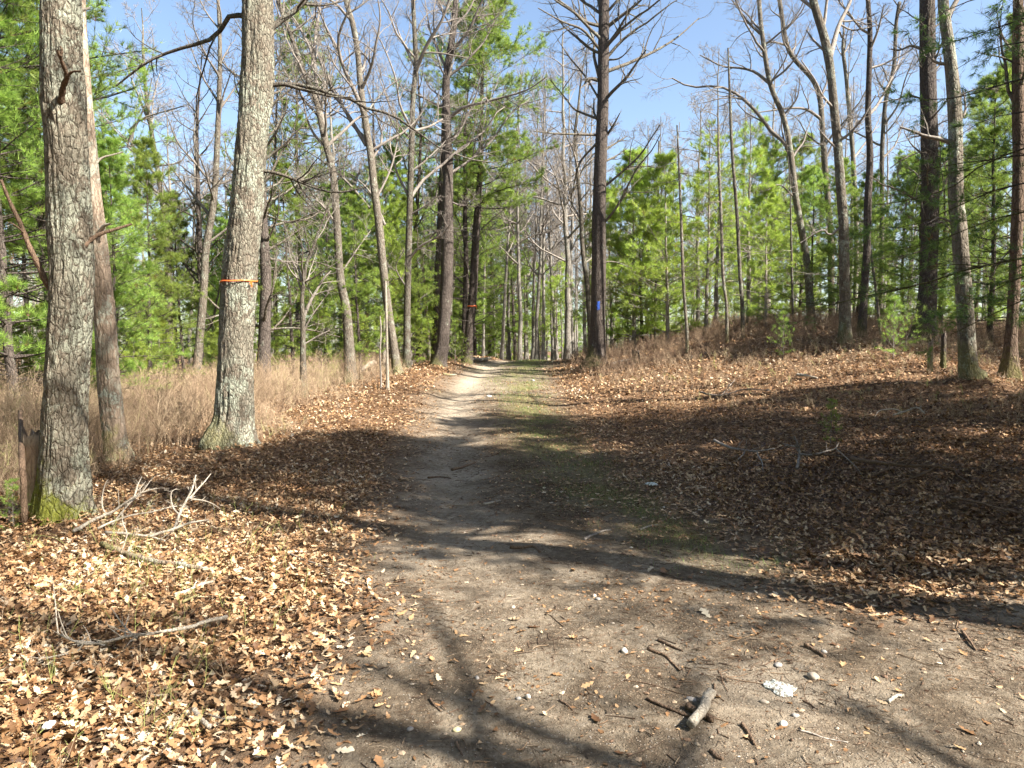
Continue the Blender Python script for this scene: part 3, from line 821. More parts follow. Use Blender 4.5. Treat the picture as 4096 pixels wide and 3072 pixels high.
hero_tree("bare_tree", "wavy grey bare tree bending left near its top, beside the forked oak", "tree",
    [(832, 312, 6.5), (831, 283, 6.2), (831, 249, 6), (829, 215, 5.8), (825, 166, 5.6), (822, 124, 5.2), (820, 99, 5), (813, 80, 4.6), (796, 61, 4.4), (788, 48, 4.2), (784, 30, 4), (781, 10, 4), (775, -30, 3.5)], 24.5,
    limbs=[([(822, 120), (808, 110), (795, 108), (775, 110), (755, 113)], 3), ([(820, 99), (827, 80), (822, 65)], 2.4), ([(786, 45), (770, 42), (757, 48)], 2.2)],
    top=15, bark=M_BARE, auto=12, auto_z=(5, None), seed=131, auto_len=2.4, lv=(7, 6, 4))
hero_tree("forked_oak", "forked grey oak with lichen patches and blackened foot on the right bank", "tree",
    [(845.5, 345, 13), (845, 336, 11.5), (845, 310, 10), (844.5, 275, 9.8), (844, 232, 9.2), (841, 191, 8.7), (838, 149, 8.2), (834, 108, 7.8), (831, 75, 7.4), (828, 55, 8), (823, 33, 7.6), (813, 0, 7), (805, -40, 6)], 17,
    limbs=[([(829, 62), (833, 46), (839, 25), (851, 0), (862, -35)], 5.5), ([(839, 141), (849, 134), (857, 125), (864, 116), (876, 95)], 3.2),
           ([(835, 110), (822, 95), (815, 80), (801, 60)], 2.6), ([(830, 55), (818, 45), (806, 30)], 3), ([(843, 225), (830, 235), (822, 230), (800, 243)], 2.4, .1), ([(838, 150), (826, 138), (818, 128)], 2.6)],
    top=14, bark=M_OAK2, auto=10, auto_z=(6, None), seed=132, auto_len=2.8, lv=(6, 5, 3), sides=24, relief=.06, rings=110)
hero_tree("bare_tree", "reddish brown straight bare trunk right beside the forked oak", "tree",
    [(861, 342, 8.5), (862, 336, 7.8), (864, 300, 7.2), (866, 262, 7), (867, 249, 7), (868, 199, 7), (870, 157, 6.2), (868, 116, 5.6), (869, 75, 5), (870, 33, 4.6), (868, 0, 4.2), (866, -40, 4)], 18,
    limbs=[([(868, 116), (878, 104), (888, 85), (897, 66), (901, 44)], 3), ([(869, 110), (863, 118), (852, 130)], 3), ([(870, 50), (878, 30), (884, 5)], 3)],
    top=14, bark=M_DARK, auto=10, auto_z=(5, None), seed=133, auto_len=2.4, lv=(7, 6, 4))
hero_tree("bare_tree", "pale slim bare tree seen in the gap between the forked oak and the reddish trunk", "tree",
    [(854.5, 325, 4.5), (855.5, 290, 4.2), (856.5, 255, 4.2), (856, 215, 4.2), (853, 157, 4.2), (849, 108, 4), (846, 75, 3.6), (843, 50, 3.3)], 27,
    top=14, bark=M_OAK2, auto=10, auto_z=(5, None), seed=134, auto_len=2.2, lv=(6, 4, 3))
hero_tree("bare_tree", "faint grey bare tree leaning right, in the open sky left of the two dark trunks", "tree",
    [(880, 325, 4.6), (881, 280, 4.4), (882, 220, 4.2), (882, 160, 4.1), (883, 133, 4), (886, 99, 3.8), (894, 66, 3.6), (896, 25, 3.3), (900, 0, 3)], 26,
    limbs=[([(884, 125), (898, 105), (905, 80), (915, 55)], 2.4), ([(888, 95), (878, 80), (872, 60)], 2)],
    top=14, bark=M_BARE, auto=10, auto_z=(5, None), seed=135, auto_len=2.2, lv=(7, 6, 4))
dk1, *_ = hero_tree("dark_pine", "thick dark rough trunk, the left of the two big shaded trunks on the right", "pine tree",
    [(924, 330, 20), (925.5, 318, 18), (927, 300, 16.5), (928.5, 275, 15.5), (930, 215, 15), (929.5, 149, 14.5), (928, 83, 14), (927, 0, 13.5), (926, -60, 12)], 17,
    limbs=[([(922, 49), (911, 46), (900, 50), (891, 49)], 3, .2), ([(925, 100), (908, 95), (895, 100), (884, 95)], 1.6), ([(925, 150), (905, 158), (890, 168)], 1.8), ([(932, 218), (945, 224), (952, 232)], 2),
           ([(930, 190), (912, 200), (898, 215)], 1.4), ([(928, 130), (948, 120), (966, 118)], 1.6), ([(926, 250), (908, 255), (893, 262)], 1.4)],
    top=15, bark=M_DARK, auto=22, auto_z=(2.2, 12), seed=136, auto_len=1.7, lv=(6, 5, 0), sides=32, relief=.09, rings=120, crown_mat=M_BARE)
dk2, *_ = hero_tree("dark_oak", "curving dark oak with a pale lichen band, the right of the two big shaded trunks", "tree",
    [(971.5, 388, 23), (970, 380, 19), (968.5, 370, 17), (967, 350, 15.5), (965, 308, 14.5), (961, 258, 14), (959, 230, 14), (956, 199, 13.5), (955.5, 149, 12.5), (954, 99, 12), (949, 50, 10.5), (945, 20, 9.5), (943, 0, 9), (940, -60, 8)], 12,
    limbs=[([(951, 143), (940, 139), (925, 136), (912, 131), (900, 127)], 4.6, .1), ([(948, 64), (938, 63), (931, 58), (928, 48)], 3.6, .05), ([(960, 120), (965, 112), (965, 101), (963, 90)], 3, .1),
           ([(957, 226), (947, 220), (938, 218), (930, 222)], 2.6, .1), ([(958, 97), (968, 92), (982, 88), (996, 90)], 1.8)],
    top=12, bark=M_OAK2, auto=12, auto_z=(5.5, None), seed=137, fl=.05, auto_len=2.2, lv=(6, 4, 3), sides=36, relief=.08, rings=130)
hero_tree("red_pine_trunk", "orange brown scaly pine trunk closest to the right edge", "pine tree",
    [(1009, 386, 17), (1010, 378, 13.5), (1011, 341, 11), (1014, 291, 10), (1016, 250, 10), (1019, 166, 10.5), (1018, 83, 10), (1018, 0, 8.5), (1017, -60, 8)], 12.4,
    limbs=[([(1016, 64), (1004, 58), (990, 55), (975, 52)], 1.8, .1), ([(1010, 250), (1000, 262), (990, 280)], 1.4)],
    top=13, bark=bark_mat("scaly_pine_bark", (.055, .038, .028), (.22, .155, .11), (.3, .3, .22), .1, .3, .7, .03), auto=12, auto_z=(3.2, None), seed=138, auto_len=1.6, lv=(6, 5, 0), sides=28, relief=.08, rings=110, crown_mat=M_BARE)

# slender snags on the right with fine level branches
def spindle(label, pts, d, seed, nb=40, bl=1.1, h=None, z0=1.0):
    r = rng_(seed)
    W, R, base = trunk_curve(pts, d, h)
    C = catmull(np.column_stack([W, R]), 40); RR = np.maximum(C[:, 3], .007); C = C[:, :3]
    root = empty("slender_snag", base, label, "dead sapling", "slender snags above the young pines")
    tb = Tubes(); tb.add(C, RR, 8); tb.build("trunk", M_OAK2, root, base)
    hz = r.uniform(base[2] + z0, C[-1, 2], nb); ix = np.array([np.argmin(abs(C[:, 2] - q)) for q in hz]); a = r.uniform(0, 6.28, nb)
    dd = np.stack([np.cos(a), np.sin(a), r.uniform(-.15, .25, nb)], 1)
    L = bl * r.uniform(.4, 1.2, nb) * (1.1 - .7 * (hz - base[2]) / (C[-1, 2] - base[2]))
    cr = Tubes(); Ca, Ra = grow(r, C[ix], dd, L, np.full(nb, .008), 7, .05, -.005, .4); cr.add(Ca, Ra, 4)
    p, d2, l, rd = sprout(r, Ca, Ra, 6, .25, 1, (.7, 1.1), (.2, .45), .6, None, .7, .0035); Cb, Rb = grow(r, p, d2, l, rd, 4, .1, 0, .5); cr.add(Cb, Rb, 3)
    cr.build("crown", M_TWIG, root, base)
spindle("tallest slender snag, a thin pole rising high above the young pines", [(743, 322, 4.2), (742, 300, 4), (740, 275, 3.8), (737, 215, 3.5), (732, 149, 3.2), (730, 99, 2.6), (728, 48, 1.5)], 20, 201, 46, 1.2)
spindle("slender snag just left of the tallest thin pole, same lean", [(727, 322, 3.4), (726, 300, 3.2), (723, 275, 3.2), (721, 215, 3), (719, 166, 2.6), (718, 118, 1.5)], 20, 202, 40, 1.1)
spindle("slender snag standing by itself nearest the blazed pine", [(687, 334, 3.4), (686, 320, 3.2), (683, 275, 3.2), (681, 215, 2.8), (679, 166, 2.2), (677, 125, 1.4)], 20, 203, 34, 1.2)
spindle("faint slender snag behind the pale green young pine tops", [(655, 330, 2.6), (656, 275, 2.4), (658, 200, 2.2), (659, 141, 1.6)], 25, 204, 26, 1.3)
spindle("slender snag between the tallest thin pole and the leaning grey tree", [(793, 322, 2.6), (792, 275, 2.4), (791, 230, 2)], 21, 205, 20, 1., 8)
spindle("leaning white pole crossing in front of the right bank pines", [(880, 329, 2.8), (877, 300, 2.7), (874, 275, 2.5), (870, 245, 2.2)], 18.5, 206, 10, .5, 5.5)

# trunks behind the big oaks on the left
G_L = "dark trunks behind the brush on the left"
hero_tree("bare_tree", "light grey curving bare trunk just left of the ribboned oak", "tree",
    [(196, 376, 10), (197, 368, 9), (199, 345, 8), (203, 300, 7.6), (204.5, 275, 7.2), (206, 249, 7), (214, 199, 6.2), (217, 149, 5.5), (219, 100, 4.6), (220, 50, 3.8), (218, 0, 3)], 18.5,
    limbs=[([(215, 190), (226, 172), (238, 155)], 2.6), ([(219, 110), (230, 95), (240, 80)], 2.6), ([(218, 75), (205, 55), (196, 45)], 2)],
    top=12, bark=M_BARE, auto=12, auto_z=(4, None), seed=140, auto_len=2.2, lv=(7, 6, 4))
hero_tree("bare_tree", "straight dark stem crossing the foot of the light curving trunk", "tree",
    [(200, 380, 6), (202, 310, 6), (200.5, 275, 5.5), (199, 225, 5), (198, 190, 4), (197, 130, 3)], 20, top=10, bark=M_DARK, auto=26, auto_z=(1.8, None), seed=141, auto_len=1.8, lv=(6, 4, 0), crown_mat=M_BARE)
hero_tree("forked_birch_like_tree", "bright forked pale tree against the sky between the two big oaks", "tree",
    [(170, 374, 8.5), (169.5, 340, 7.6), (168.5, 300, 7), (167.5, 255, 6), (164, 215, 5), (157, 166, 4.2), (149, 116, 3.8), (146, 93, 3.2), (143, 50, 2.5)], 20,
    limbs=[([(155, 155), (128, 148), (138, 122), (148, 98), (152, 78)], 2.6), ([(160, 180), (130, 140), (140, 120), (170, 110), (184, 106)], 3), ([(150, 125), (138, 95), (130, 75), (125, 60)], 2.4)],
    top=11, bark=M_OAK2, auto=14, auto_z=(3, None), seed=142, auto_len=2., lv=(7, 6, 4))
hero_tree("dark_pine", "broad dark pine trunk just right of the ribboned oak, with ragged dead branches", "pine tree",
    [(264, 368, 14), (264, 352, 12.5), (265, 320, 11.5), (266, 280, 10.5), (264, 240, 9.5), (262, 190, 8.5), (262, 130, 7), (262, 60, 5)], 19,
    limbs=[([(266, 330), (290, 328), (310, 330), (340, 337)], 2.6, .1), ([(268, 258), (290, 262), (315, 262), (340, 270)], 2.4, .1), ([(268, 250), (285, 240), (305, 225)], 2.4), ([(266, 215), (290, 222), (318, 212), (330, 222)], 2)],
    top=13, bark=M_DARK, auto=44, auto_z=(1.6, 11), seed=143, auto_len=2.5, lv=(7, 5, 0), crown_mat=M_BARE, up=-.01)
hero_tree("twin_trunks", "thin straight bare trunk right of the broad dark pine", "tree",
    [(277, 372, 4.6), (276, 330, 4.4), (275, 280, 4), (274, 220, 3.4)], 22, top=12, bark=M_BARE, auto=16, auto_z=(3, None), seed=144, auto_len=1.8, lv=(6, 4, 3))
hero_tree("forked_small_tree", "small dark tree forking in a Y above the brush, with crooked arms", "tree",
    [(303.5, 376, 7), (303, 360, 6), (303, 330, 5.2), (303, 316, 5), (302, 300, 4), (304, 280, 3.6), (307, 262, 3), (314, 245, 2.6)], 17,
    limbs=[([(303, 318), (311, 300), (318, 288), (324, 278), (331, 271)], 4, .2), ([(303, 345), (318, 336), (330, 330)], 1.8), ([(304, 285), (296, 268), (290, 255)], 1.8)],
    top=6.5, bark=M_BARE, auto=16, auto_z=(1.6, None), seed=145, auto_len=1.5, lv=(6, 5, 0))
hero_tree("slim_dark_tree", "slim dark trunk directly behind the thin pale pole left of the path", "tree",
    [(395, 374, 7), (391, 350, 6.5), (387, 320, 6), (384, 285, 5.5), (380, 240, 5), (378, 190, 4)], 24, top=11, bark=M_DARK, auto=18, auto_z=(2, None), seed=146, auto_len=1.8, lv=(6, 4, 0), crown_mat=M_BARE)
hero_tree("thin_pale_pole", "thin pale broken pole without branches at the path side edge of the brush", "dead sapling",
    [(387.5, 378, 2.9), (387, 350, 2.7), (386.5, 320, 2.5), (386, 300, 2.4), (385.5, 281, 2.1)], 17, top=None, bark=M_PALE, auto=0, seed=147, rings=20, sides=10, crown=False)
hero_tree("thin_pale_pole", "short thin crooked pole left of the pale broken pole", "dead sapling",
    [(381, 378, 1.6), (380, 355, 1.6), (381, 330, 1.4), (380, 316, 1.2)], 17.2, top=None, bark=M_TWIG, auto=0, seed=148, rings=20, sides=8, crown=False)
for i, (pts, d, lab) in enumerate([
    ([(419, 368, 6.4), (419, 340, 6), (418, 310, 5.6), (416, 275, 5)], 25.5, "dark trunk seen between the pale upright tree and the shaggy trunk"),
    ([(430, 366, 4), (428, 340, 4), (426, 310, 3.8), (424, 280, 3.5)], 28, "thin reddish leaning trunk left of the shaggy trunk's mossy foot"),
    ([(448.5, 364, 6.5), (449, 340, 6), (449.5, 310, 5.5)], 29, "pale lichened trunk peeping out right of the shaggy tree's foot"),
    ([(463.5, 362, 5.5), (464, 340, 5.2), (465, 300, 5), (466, 260, 4.8), (465, 220, 4.5)], 27, "left dark stem of the pair that stands before the second ribbon")]):
    hero_tree("bare_tree", lab, "tree", pts, d, top=13, bark=[M_DARK, M_DEAD, M_OAK2, M_DARK][i], auto=24, auto_z=(2.2, None), seed=150 + i, auto_len=1.9, lv=(6, 4, 0), crown_mat=M_BARE, rings=40, sides=12)

# the ribboned pine at the crest: trunk traced, whorled crown above
def traced_pine(label, pts, d, H, h0, Lmax, seed, mat_n, mat_b=M_DARK, name="pine_tree", group=None, **kw):
    W, R, base = trunk_curve(pts, d, None)
    root = empty(name, base, label, "pine tree", group)
    W = np.vstack([W, [W[-1, 0] + .1, d, base[2] + H]]); R = np.concatenate([R, [.02]])
    C = catmull(np.column_stack([W, R]), 70); RR = flare(C[:, 2] - base[2], np.maximum(C[:, 3], .012), .3, .25)
    tb = Tubes(); tb.add(C[:, :3], RR, 18); tb.build("trunk", mat_b, root, base)
    tr, cr, V, F, tint = make_pine_meshes(seed, H, h0, Lmax, .12, **kw)
    xo = np.interp(np.linspace(0, H, 50), C[:, 2] - base[2], C[:, 0] - base[0])
    Vb = np.concatenate(cr.V); Fb = np.concatenate(cr.F)
    Vb[:, 0] += np.interp(Vb[:, 2], np.linspace(0, H, 50), xo); V = V.copy(); V[:, 0] += np.interp(V[:, 2], np.linspace(0, H, 50), xo)
    mi = np.concatenate([np.zeros(len(Fb), int), np.ones(len(F), int)])
    mesh_obj("crown", np.concatenate([Vb, V]), [Fb, F + len(Vb)], [M_DARK, mat_n], root, mi, attrs={"tint": np.concatenate([np.zeros(len(Vb)), tint])})
    return root, C[:, :3], RR
rp, Cr, Rr = traced_pine("tall dense pine at the crest with an orange ribbon and lichened lower trunk",
    [(467, 364, 10.5), (468, 350, 9.4), (470, 325, 9), (472.5, 300, 8.4), (474, 275, 8), (476, 235, 7.4), (479, 190, 6.4), (481, 150, 5)], 26, 13.2, 5.6, 3.4, 301, M_NEEDLE,
    droop=.05, sec=14, tufts=7, k=13, ln=.15, w=.0085, whorl=.5, dead_low=46, cone=.5)
ribbon(rp, Cr, Rr, 306, 26, .035, "small orange ribbon round the crest pine's lower trunk")
print("heroes", round(time.time() - T_START, 1))

# ================================================================ pines: a few kinds, then copies
GP_L = "green pines in the woods left of the path"
GP_R = "green pines in the woods right of the path"
kinds = {}
def pine_kind(key, seed, label, group, mat_n, mat_b, loc, sc_, rz, cat="pine tree", **kw):
    m = make_pine_meshes(seed, **kw)
    o = pine_object("pine_tree", loc, label, group, m, mat_b, mat_n, cat)
    o.scale = (sc_, sc_, sc_); o.rotation_euler = (0, 0, rz)
    kinds[key] = (o, kw['H']); return o
def spot(px, d, off=.05):
    x = (px - 512) / FPX * d
    return (x, d, gz(x, d) - off)
# bushy young pine, green to the ground
pine_kind('young', 401, "bright yellow green young pine between the dark limbed tree and the pale upright tree", None, M_NEEDLE_Y, M_TWIG, spot(384, 23), 1.0, .3,
          H=7.0, h0=.7, Lmax=2.1, rad=.07, droop=-.3, per=5, whorl=.55, sec=7, tufts=4, k=16, ln=.16, w=.0058, cone=.72, bare=.2, tert=1)
pine_kind('young2', 402, "thick bright young pine right behind the blazed pine trunk", None, M_NEEDLE_Y, M_TWIG, spot(634, 25), 1.12, 1.3,
          H=6.2, h0=.5, Lmax=2.3, rad=.07, droop=-.12, per=5, whorl=.5, sec=9, tufts=5, k=14, ln=.15, w=.0062, cone=.62, bare=.22)
pine_kind('mid', 403, "layered green pine with pale stem, third pine left of the ribboned oak", GP_L, M_NEEDLE, M_DARK, spot(150, 17), .62, 2.0,
          H=10.5, h0=1.6, Lmax=2.6, rad=.10, droop=.0, per=5, whorl=.58, sec=11, tufts=5, k=13, ln=.15, w=.0065, cone=.6, bare=.32, dead_low=16)
pine_kind('tall', 404, "tall pine with open plumed crown behind the ribboned oak", GP_L, M_NEEDLE, M_DARK, spot(300, 30), 1.05, 0.,
          H=15, h0=4.6, Lmax=3.4, rad=.16, droop=.03, per=5, whorl=.62, sec=12, tufts=6, k=12, ln=.15, w=.0085, cone=.6, bare=.33, dead_low=36)
pine_kind('dense', 405, "broad dark green pine standing between the leaning grey tree and forked oak", GP_R, M_NEEDLE, M_DARK, spot(800, 29), .8, 0.,
          H=10, h0=1.0, Lmax=2.7, rad=.11, droop=.02, per=6, whorl=.62, sec=11, tufts=5, k=13, ln=.15, w=.0072, cone=.62, bare=.28, dead_low=14)
pine_kind('sapling', 406, "small soft green pine sapling at the foot of the crest pine", "small pine saplings", M_NEEDLE, M_TWIG, spot(455, 25), .62, 0., cat="pine sapling",
          H=2.2, h0=.2, Lmax=1.0, rad=.018, droop=-.45, per=4, whorl=.36, sec=3, tufts=3, k=12, ln=.13, w=.005, cone=.6, tert=0, bare=.2)

_rp = rng_(77)
def put(key, px, d, H, label=None, group=None, dx=0, mat=None):
    o, H0 = kinds[key]
    s_ = H / H0
    l = spot(px, d)
    c = copy_tree(o, l, float(_rp.uniform(0, 6.28)), s_ * float(_rp.uniform(.95, 1.05)), label, group, (float(_rp.normal(0, .02)), float(_rp.normal(0, .02))))
    if group is None and "group" in c: del c["group"]
    return c
# distinct ones
put('young', 405, 25, 5.4, "feathery young pine glowing just behind the pale upright bare tree")
put('young', 368, 26, 8.2, "tall thin young pine behind the second brush tree with upright limbs")
put('mid', 118, 13.0, 5.2, "bright pine whose soft boughs show between the dead tree and the forked pale tree")
put('mid', 60, 14, 9.5, "pine directly behind the mossy oak, boughs on both sides of its trunk")
put('mid', 12, 11.5, 9.5, "near pine at the left edge, its plumes filling the corner behind the oak's dead branch")
put('tall', -40, 11.5, 12.5, "tall pine off at the left edge whose high boughs hang before the blue sky")
put('dense', 642, 25.5, 6.4, "fullest dark green pine of the group right of the blazed trunk")
put('mid', 393, 24.5, 7.6, "feathery pine whose boughs fill the gap between the limbed tree and pale upright tree")
put('mid', 352, 26.5, 8.0, "green pine close behind the forked bare tree nearest the ribboned oak")
put('mid', 470, 29, 9.5, "leafy green pine just behind the crest pine's ribbon")
put('young2', 612, 27, 6.0, "dark young pine hugging the right edge of the blazed trunk")
put('young2', 668, 24, 6.2, "round topped bright young pine beside the lone slender snag")
put('young', 705, 24.5, 7.4, "pointed yellow green young pine left of the tallest slender snag")
put('young', 748, 25, 7.6, "pointed yellow green young pine right of the tallest slender snag")
put('young2', 765, 22, 4.2, "low bushy young pine in front of the leaning grey tree")
put('dense', 855, 23, 5.2, "shaded pine behind the forked oak and the reddish trunk")
put('dense', 900, 21, 5.0, "green pine filling the gap left of the two big dark trunks")
put('dense', 940, 20, 5.4, "shaded bushy pine between the two big dark trunks")
put('dense', 990, 17.5, 6.6, "bright low pine between the curving dark oak and the scaly trunk")
put('mid', 1010, 21, 9.5, "tall pine rising behind the scaly orange brown trunk")
put('sapling', 462, 24.5, 1.1, "tiny pine seedling in front of the crest pine's left foot", "small pine saplings")
put('sapling', 893, 14.5, 1.2, "green pine seedling among the brush in front of the right bank", "small pine saplings")
put('sapling', 832, 9.3, .62, "tiny dark pine seedling alone in the shade on the right", "small pine saplings")
put('sapling', 783, 16.5, 1.0, "small pine seedling at the brush edge under the leaning grey tree", "small pine saplings")
put('sapling', 905, 15.5, 1.5, "bushy pine seedling left of the big dark trunk's foot", "small pine saplings")
put('sapling', 8, 5.9, .42, "vivid green pine tuft on the ground at the left edge by the stub", "small pine saplings")
# the rest of the green wood, by area
GB = "low young pines along the back of the left brush"
for px_, d_, h_ in ((95, 15, 1.5), (135, 16, 2.0), (160, 18, 2.4), (222, 19, 2.2), (285, 21, 2.6), (320, 22, 2.4), (355, 22, 2.2), (412, 24, 2.4), (431, 25, 2.0), (18, 14, 2.0), (45, 15, 2.4)):
    put('young2', px_, d_, h_, "low young pine at the back of the left brush", GB)
def scatter(keys, n, pxr, dr, Hr, label, group, seed):
    r = rng_(seed); k = 0
    for i in range(n):
        t = (i + r.uniform(.2, .8)) / n
        px = pxr[0] + (pxr[1] - pxr[0]) * t; d = r.uniform(*dr)
        put(keys[int(r.integers(len(keys)))], px, d, r.uniform(*Hr), label, group)
scatter(['mid', 'young', 'mid'], 9, (85, 420), (19, 27), (4, 7.5), "green pine in the thick wood left of the path", GP_L, 501)
scatter(['tall', 'mid', 'tall'], 6, (40, 340), (26, 40), (8, 12), "tall green pine deep in the wood left of the path", GP_L, 502)
scatter(['mid', 'tall'], 5, (-90, 80), (12, 20), (8, 13), "pine crowded behind the mossy oak at the left edge", GP_L, 503)
scatter(['tall', 'mid'], 6, (410, 520), (32, 44), (9, 13), "pine beyond the crest left of the path", GP_L, 504)
scatter(['young', 'young2'], 9, (425, 560), (34, 46), (3.5, 6), "low bright pine beyond the crest", "low pines beyond the crest", 505)
scatter(['young2', 'young', 'dense'], 9, (620, 800), (28, 40), (4.5, 7.5), "bright green pine on the bank right of the path", GP_R, 506)
scatter(['dense', 'mid', 'young2'], 8, (800, 1060), (20, 34), (3.8, 6.5), "shaded green pine in the wood at the right", GP_R, 507)
scatter(['mid', 'dense'], 6, (600, 1000), (40, 60), (7, 10), "far green pine behind the right bank", "far pines behind the right bank", 508)
scatter(['mid'], 5, (0, 500), (45, 62), (8, 12), "far green pine behind the left wood", "far pines behind the left wood", 509)

scatter(['mid', 'dense', 'young2'], 16, (-40, 470), (58, 85), (7, 11), "far green pine behind the left wood", "far pines behind the left wood", 510)
scatter(['dense', 'young2', 'mid'], 12, (570, 1060), (58, 85), (7, 11), "far green pine behind the right bank", "far pines behind the right bank", 511)
scatter(['young2', 'dense', 'young2'], 14, (440, 620), (48, 80), (4, 8), "low bright pine beyond the crest", "low pines beyond the crest", 512)
scatter(['young2', 'dense'], 12, (60, 440), (34, 50), (4.5, 6.5), "far green pine behind the left wood", "far pines behind the left wood", 513)
# a near pine just outside the right edge, its long shaded boughs reach into view
def bough_pine():
    base = np.array([8.6, 8.6, gz(8.6, 8.6)])
    root = empty("pine_tree", base, "pine at the right edge whose long dark boughs hang across the right trunks", "pine tree")
    r = rng_(606)
    tr = Tubes(); zz = np.linspace(-.2, 12, 30); tr.add(np.stack([base[0] + zz * .01, base[1] + zz * 0, base[2] + zz], 1), .17 * (1 - zz / 13), 16)
    tr.build("trunk", M_DARK, root, base)
    items = [([(1187, 232), (1100, 244), (1024, 258), (965, 270), (916, 286), (866, 296), (816, 306), (772, 290)], 3.0, 10.5),
             ([(1187, 148), (1100, 152), (1024, 155), (990, 160), (954, 164), (920, 172)], 2.6, 9.6), ([(1187, 120), (1060, 140), (985, 164), (949, 189), (910, 200), (874, 205)], 2.6, 9.8),
             ([(1187, 300), (1080, 280), (1024, 300), (985, 318), (950, 335)], 2.4, 9.6), ([(1187, 200), (1090, 205), (1024, 212), (985, 222), (940, 240), (900, 250)], 2.2, 10),
             ([(1187, 60), (1080, 70), (1024, 78), (980, 92), (940, 100), (905, 96)], 2.4, 9.6), ([(1187, -10), (1060, 10), (1020, 20), (975, 35), (940, 45)], 2.4, 9.4),
             ([(1187, -60), (1060, -30), (1000, -8), (950, 8), (925, 30)], 2.4, 9), ([(1187, 30), (1100, 35), (1024, 42), (990, 50), (955, 70)], 2.2, 10.3),
             ([(1187, 270), (1100, 262), (1030, 274), (995, 290), (975, 300), (950, 290)], 2, 10.4), ([(1187, 90), (1100, 105), (1024, 112), (985, 120), (960, 135)], 2, 9.2),
             ([(1187, 180), (1090, 178), (1010, 186), (960, 205), (915, 225), (880, 228)], 2.2, 10.7)]
    cr = Tubes(); A = []; R = []
    for pts, w, d1 in items:
        m = len(pts)
        W = np.array([P(a, b, 8.6 + (d1 - 8.6) * (i / (m - 1))) for i, (a, b) in enumerate(pts)]); W[0] = [base[0] + .05, 8.6, W[0, 2]]
        C = catmull(W, 14); t = np.linspace(0, 1, 14); R_ = w * 9 / FPX / 2 * (1.15 - t) + .002
        cr.add(C, R_, 6); A.append(C); R.append(R_)
    A = np.array(A); R = np.array(R)
    p, d, l, rd = sprout(r, A, R, 16, .2, 1, (.5, .9), (.12, .28), .5, None, .6, .003); C2, R2 = grow(r, p, d, l, rd, 6, .08, -.01, .4); cr.add(C2, R2, 4)
    p, d, l, rd = sprout(r, C2, R2, 3, .3, 1, (.5, .9), (.25, .5), .6, None, .5, .002); C3, R3 = grow(r, p, d, l, rd, 4, .1, .02, .4); cr.add(C3, R3, 3)
    pts = np.concatenate([C2[:, 3:].reshape(-1, 3), C3[:, 2:].reshape(-1, 3)]); dr = np.concatenate([np.repeat(nrm(C2[:, -1] - C2[:, 2]), 3, 0), np.repeat(nrm(C3[:, -1] - C3[:, 1]), 2, 0)])
    keep = vnoise(pts * 1.1, 5) > .22; pts, dr = pts[keep], dr[keep]
    V, F, tint = tufts_mesh(r, pts, dr, 12, .11, .006, .9)
    Vb = np.concatenate(cr.V); Fb = np.concatenate(cr.F)
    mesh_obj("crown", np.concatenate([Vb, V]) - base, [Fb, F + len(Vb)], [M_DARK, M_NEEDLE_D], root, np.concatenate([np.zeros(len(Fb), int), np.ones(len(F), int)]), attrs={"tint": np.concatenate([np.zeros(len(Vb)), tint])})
bough_pine()

# trees just outside the frame on the right and behind, they throw the long shadows
def free_bare(name, label, x, y, rad, H, seed, z0, nl, ll, lv, lean=(0, 0), group=None, mat=None):
    r = rng_(seed); g = gz(x, y); root = empty(name, (x, y, g), label, "tree", group)
    zz = np.linspace(-.2, H, 30); w = np.cumsum(r.normal(0, .02, (30, 2)), 0)
    C = np.stack([x + lean[0] * zz + w[:, 0], y + lean[1] * zz + w[:, 1], g + zz], 1); R = np.maximum(flare(zz, rad * (1 - .8 * zz / H)), .01)
    tb = Tubes(); tb.add(C, R, 14); tb.build("trunk", mat or M_OAK, root, (x, y, g))
    hz = np.sort(r.uniform(z0, H * .97, nl)); ix = np.array([np.argmin(abs(zz - q)) for q in hz]); a = np.arange(nl) * 2.4; el = r.uniform(.2, .9, nl)
    dd = np.stack([np.cos(a) * np.cos(el), np.sin(a) * np.cos(el), np.sin(el)], 1); L = ll * r.uniform(.7, 1.2, nl) * (1.1 - .6 * (hz - z0) / (H - z0))
    cr = Tubes(); C1, R1 = grow(r, C[ix], dd, L, np.minimum(R[ix] * .6, .01 + L * .014), 10, .11, .05, .25); cr.add(C1, R1, 5)
    p, d, l, rd = sprout(r, C1, R1, lv[0], .2, 1, (.6, 1.1), (.35, .6), .55, None, .1, .006); C2, R2 = grow(r, p, d, l, rd, 6, .14, .05, .3); cr.add(C2, R2, 4)
    p, d, l, rd = sprout(r, C2, R2, lv[1], .2, 1, (.6, 1.1), (.35, .65), .6, None, .1, .005); C3, R3 = grow(r, p, d, l, rd, 5, .15, .05, .4); cr.add(C3, R3, 3)
    if len(lv) > 2:
        p, d, l, rd = sprout(r, C3, R3, lv[2], .2, 1, (.6, 1.1), (.4, .7), .7, None, .1, .004); C4, R4 = grow(r, p, d, l, rd, 3, .15, .05, .5); cr.add(C4, R4, 3)
    cr.build("crown", M_TWIG, root, (x, y, g))
    return root
GS = "trees just outside the frame"
free_bare("oak_tree", "oak standing just outside the right edge, its shadow bars the path", 4.75, 3.15, .235, 13, 701, 5.5, 12, 3.4, (6, 5, 3), group=GS)
free_bare("oak_tree", "thin oak just outside the right edge beside the bigger one", 5.35, 3.62, .14, 10, 702, 4.5, 10, 2.6, (6, 5, 3), group=GS)
free_bare("oak_tree", "bare oak behind the viewer on the right", 7.2, -1.2, .16, 12, 703, 3.6, 16, 3.4, (7, 6, 4), group=GS)
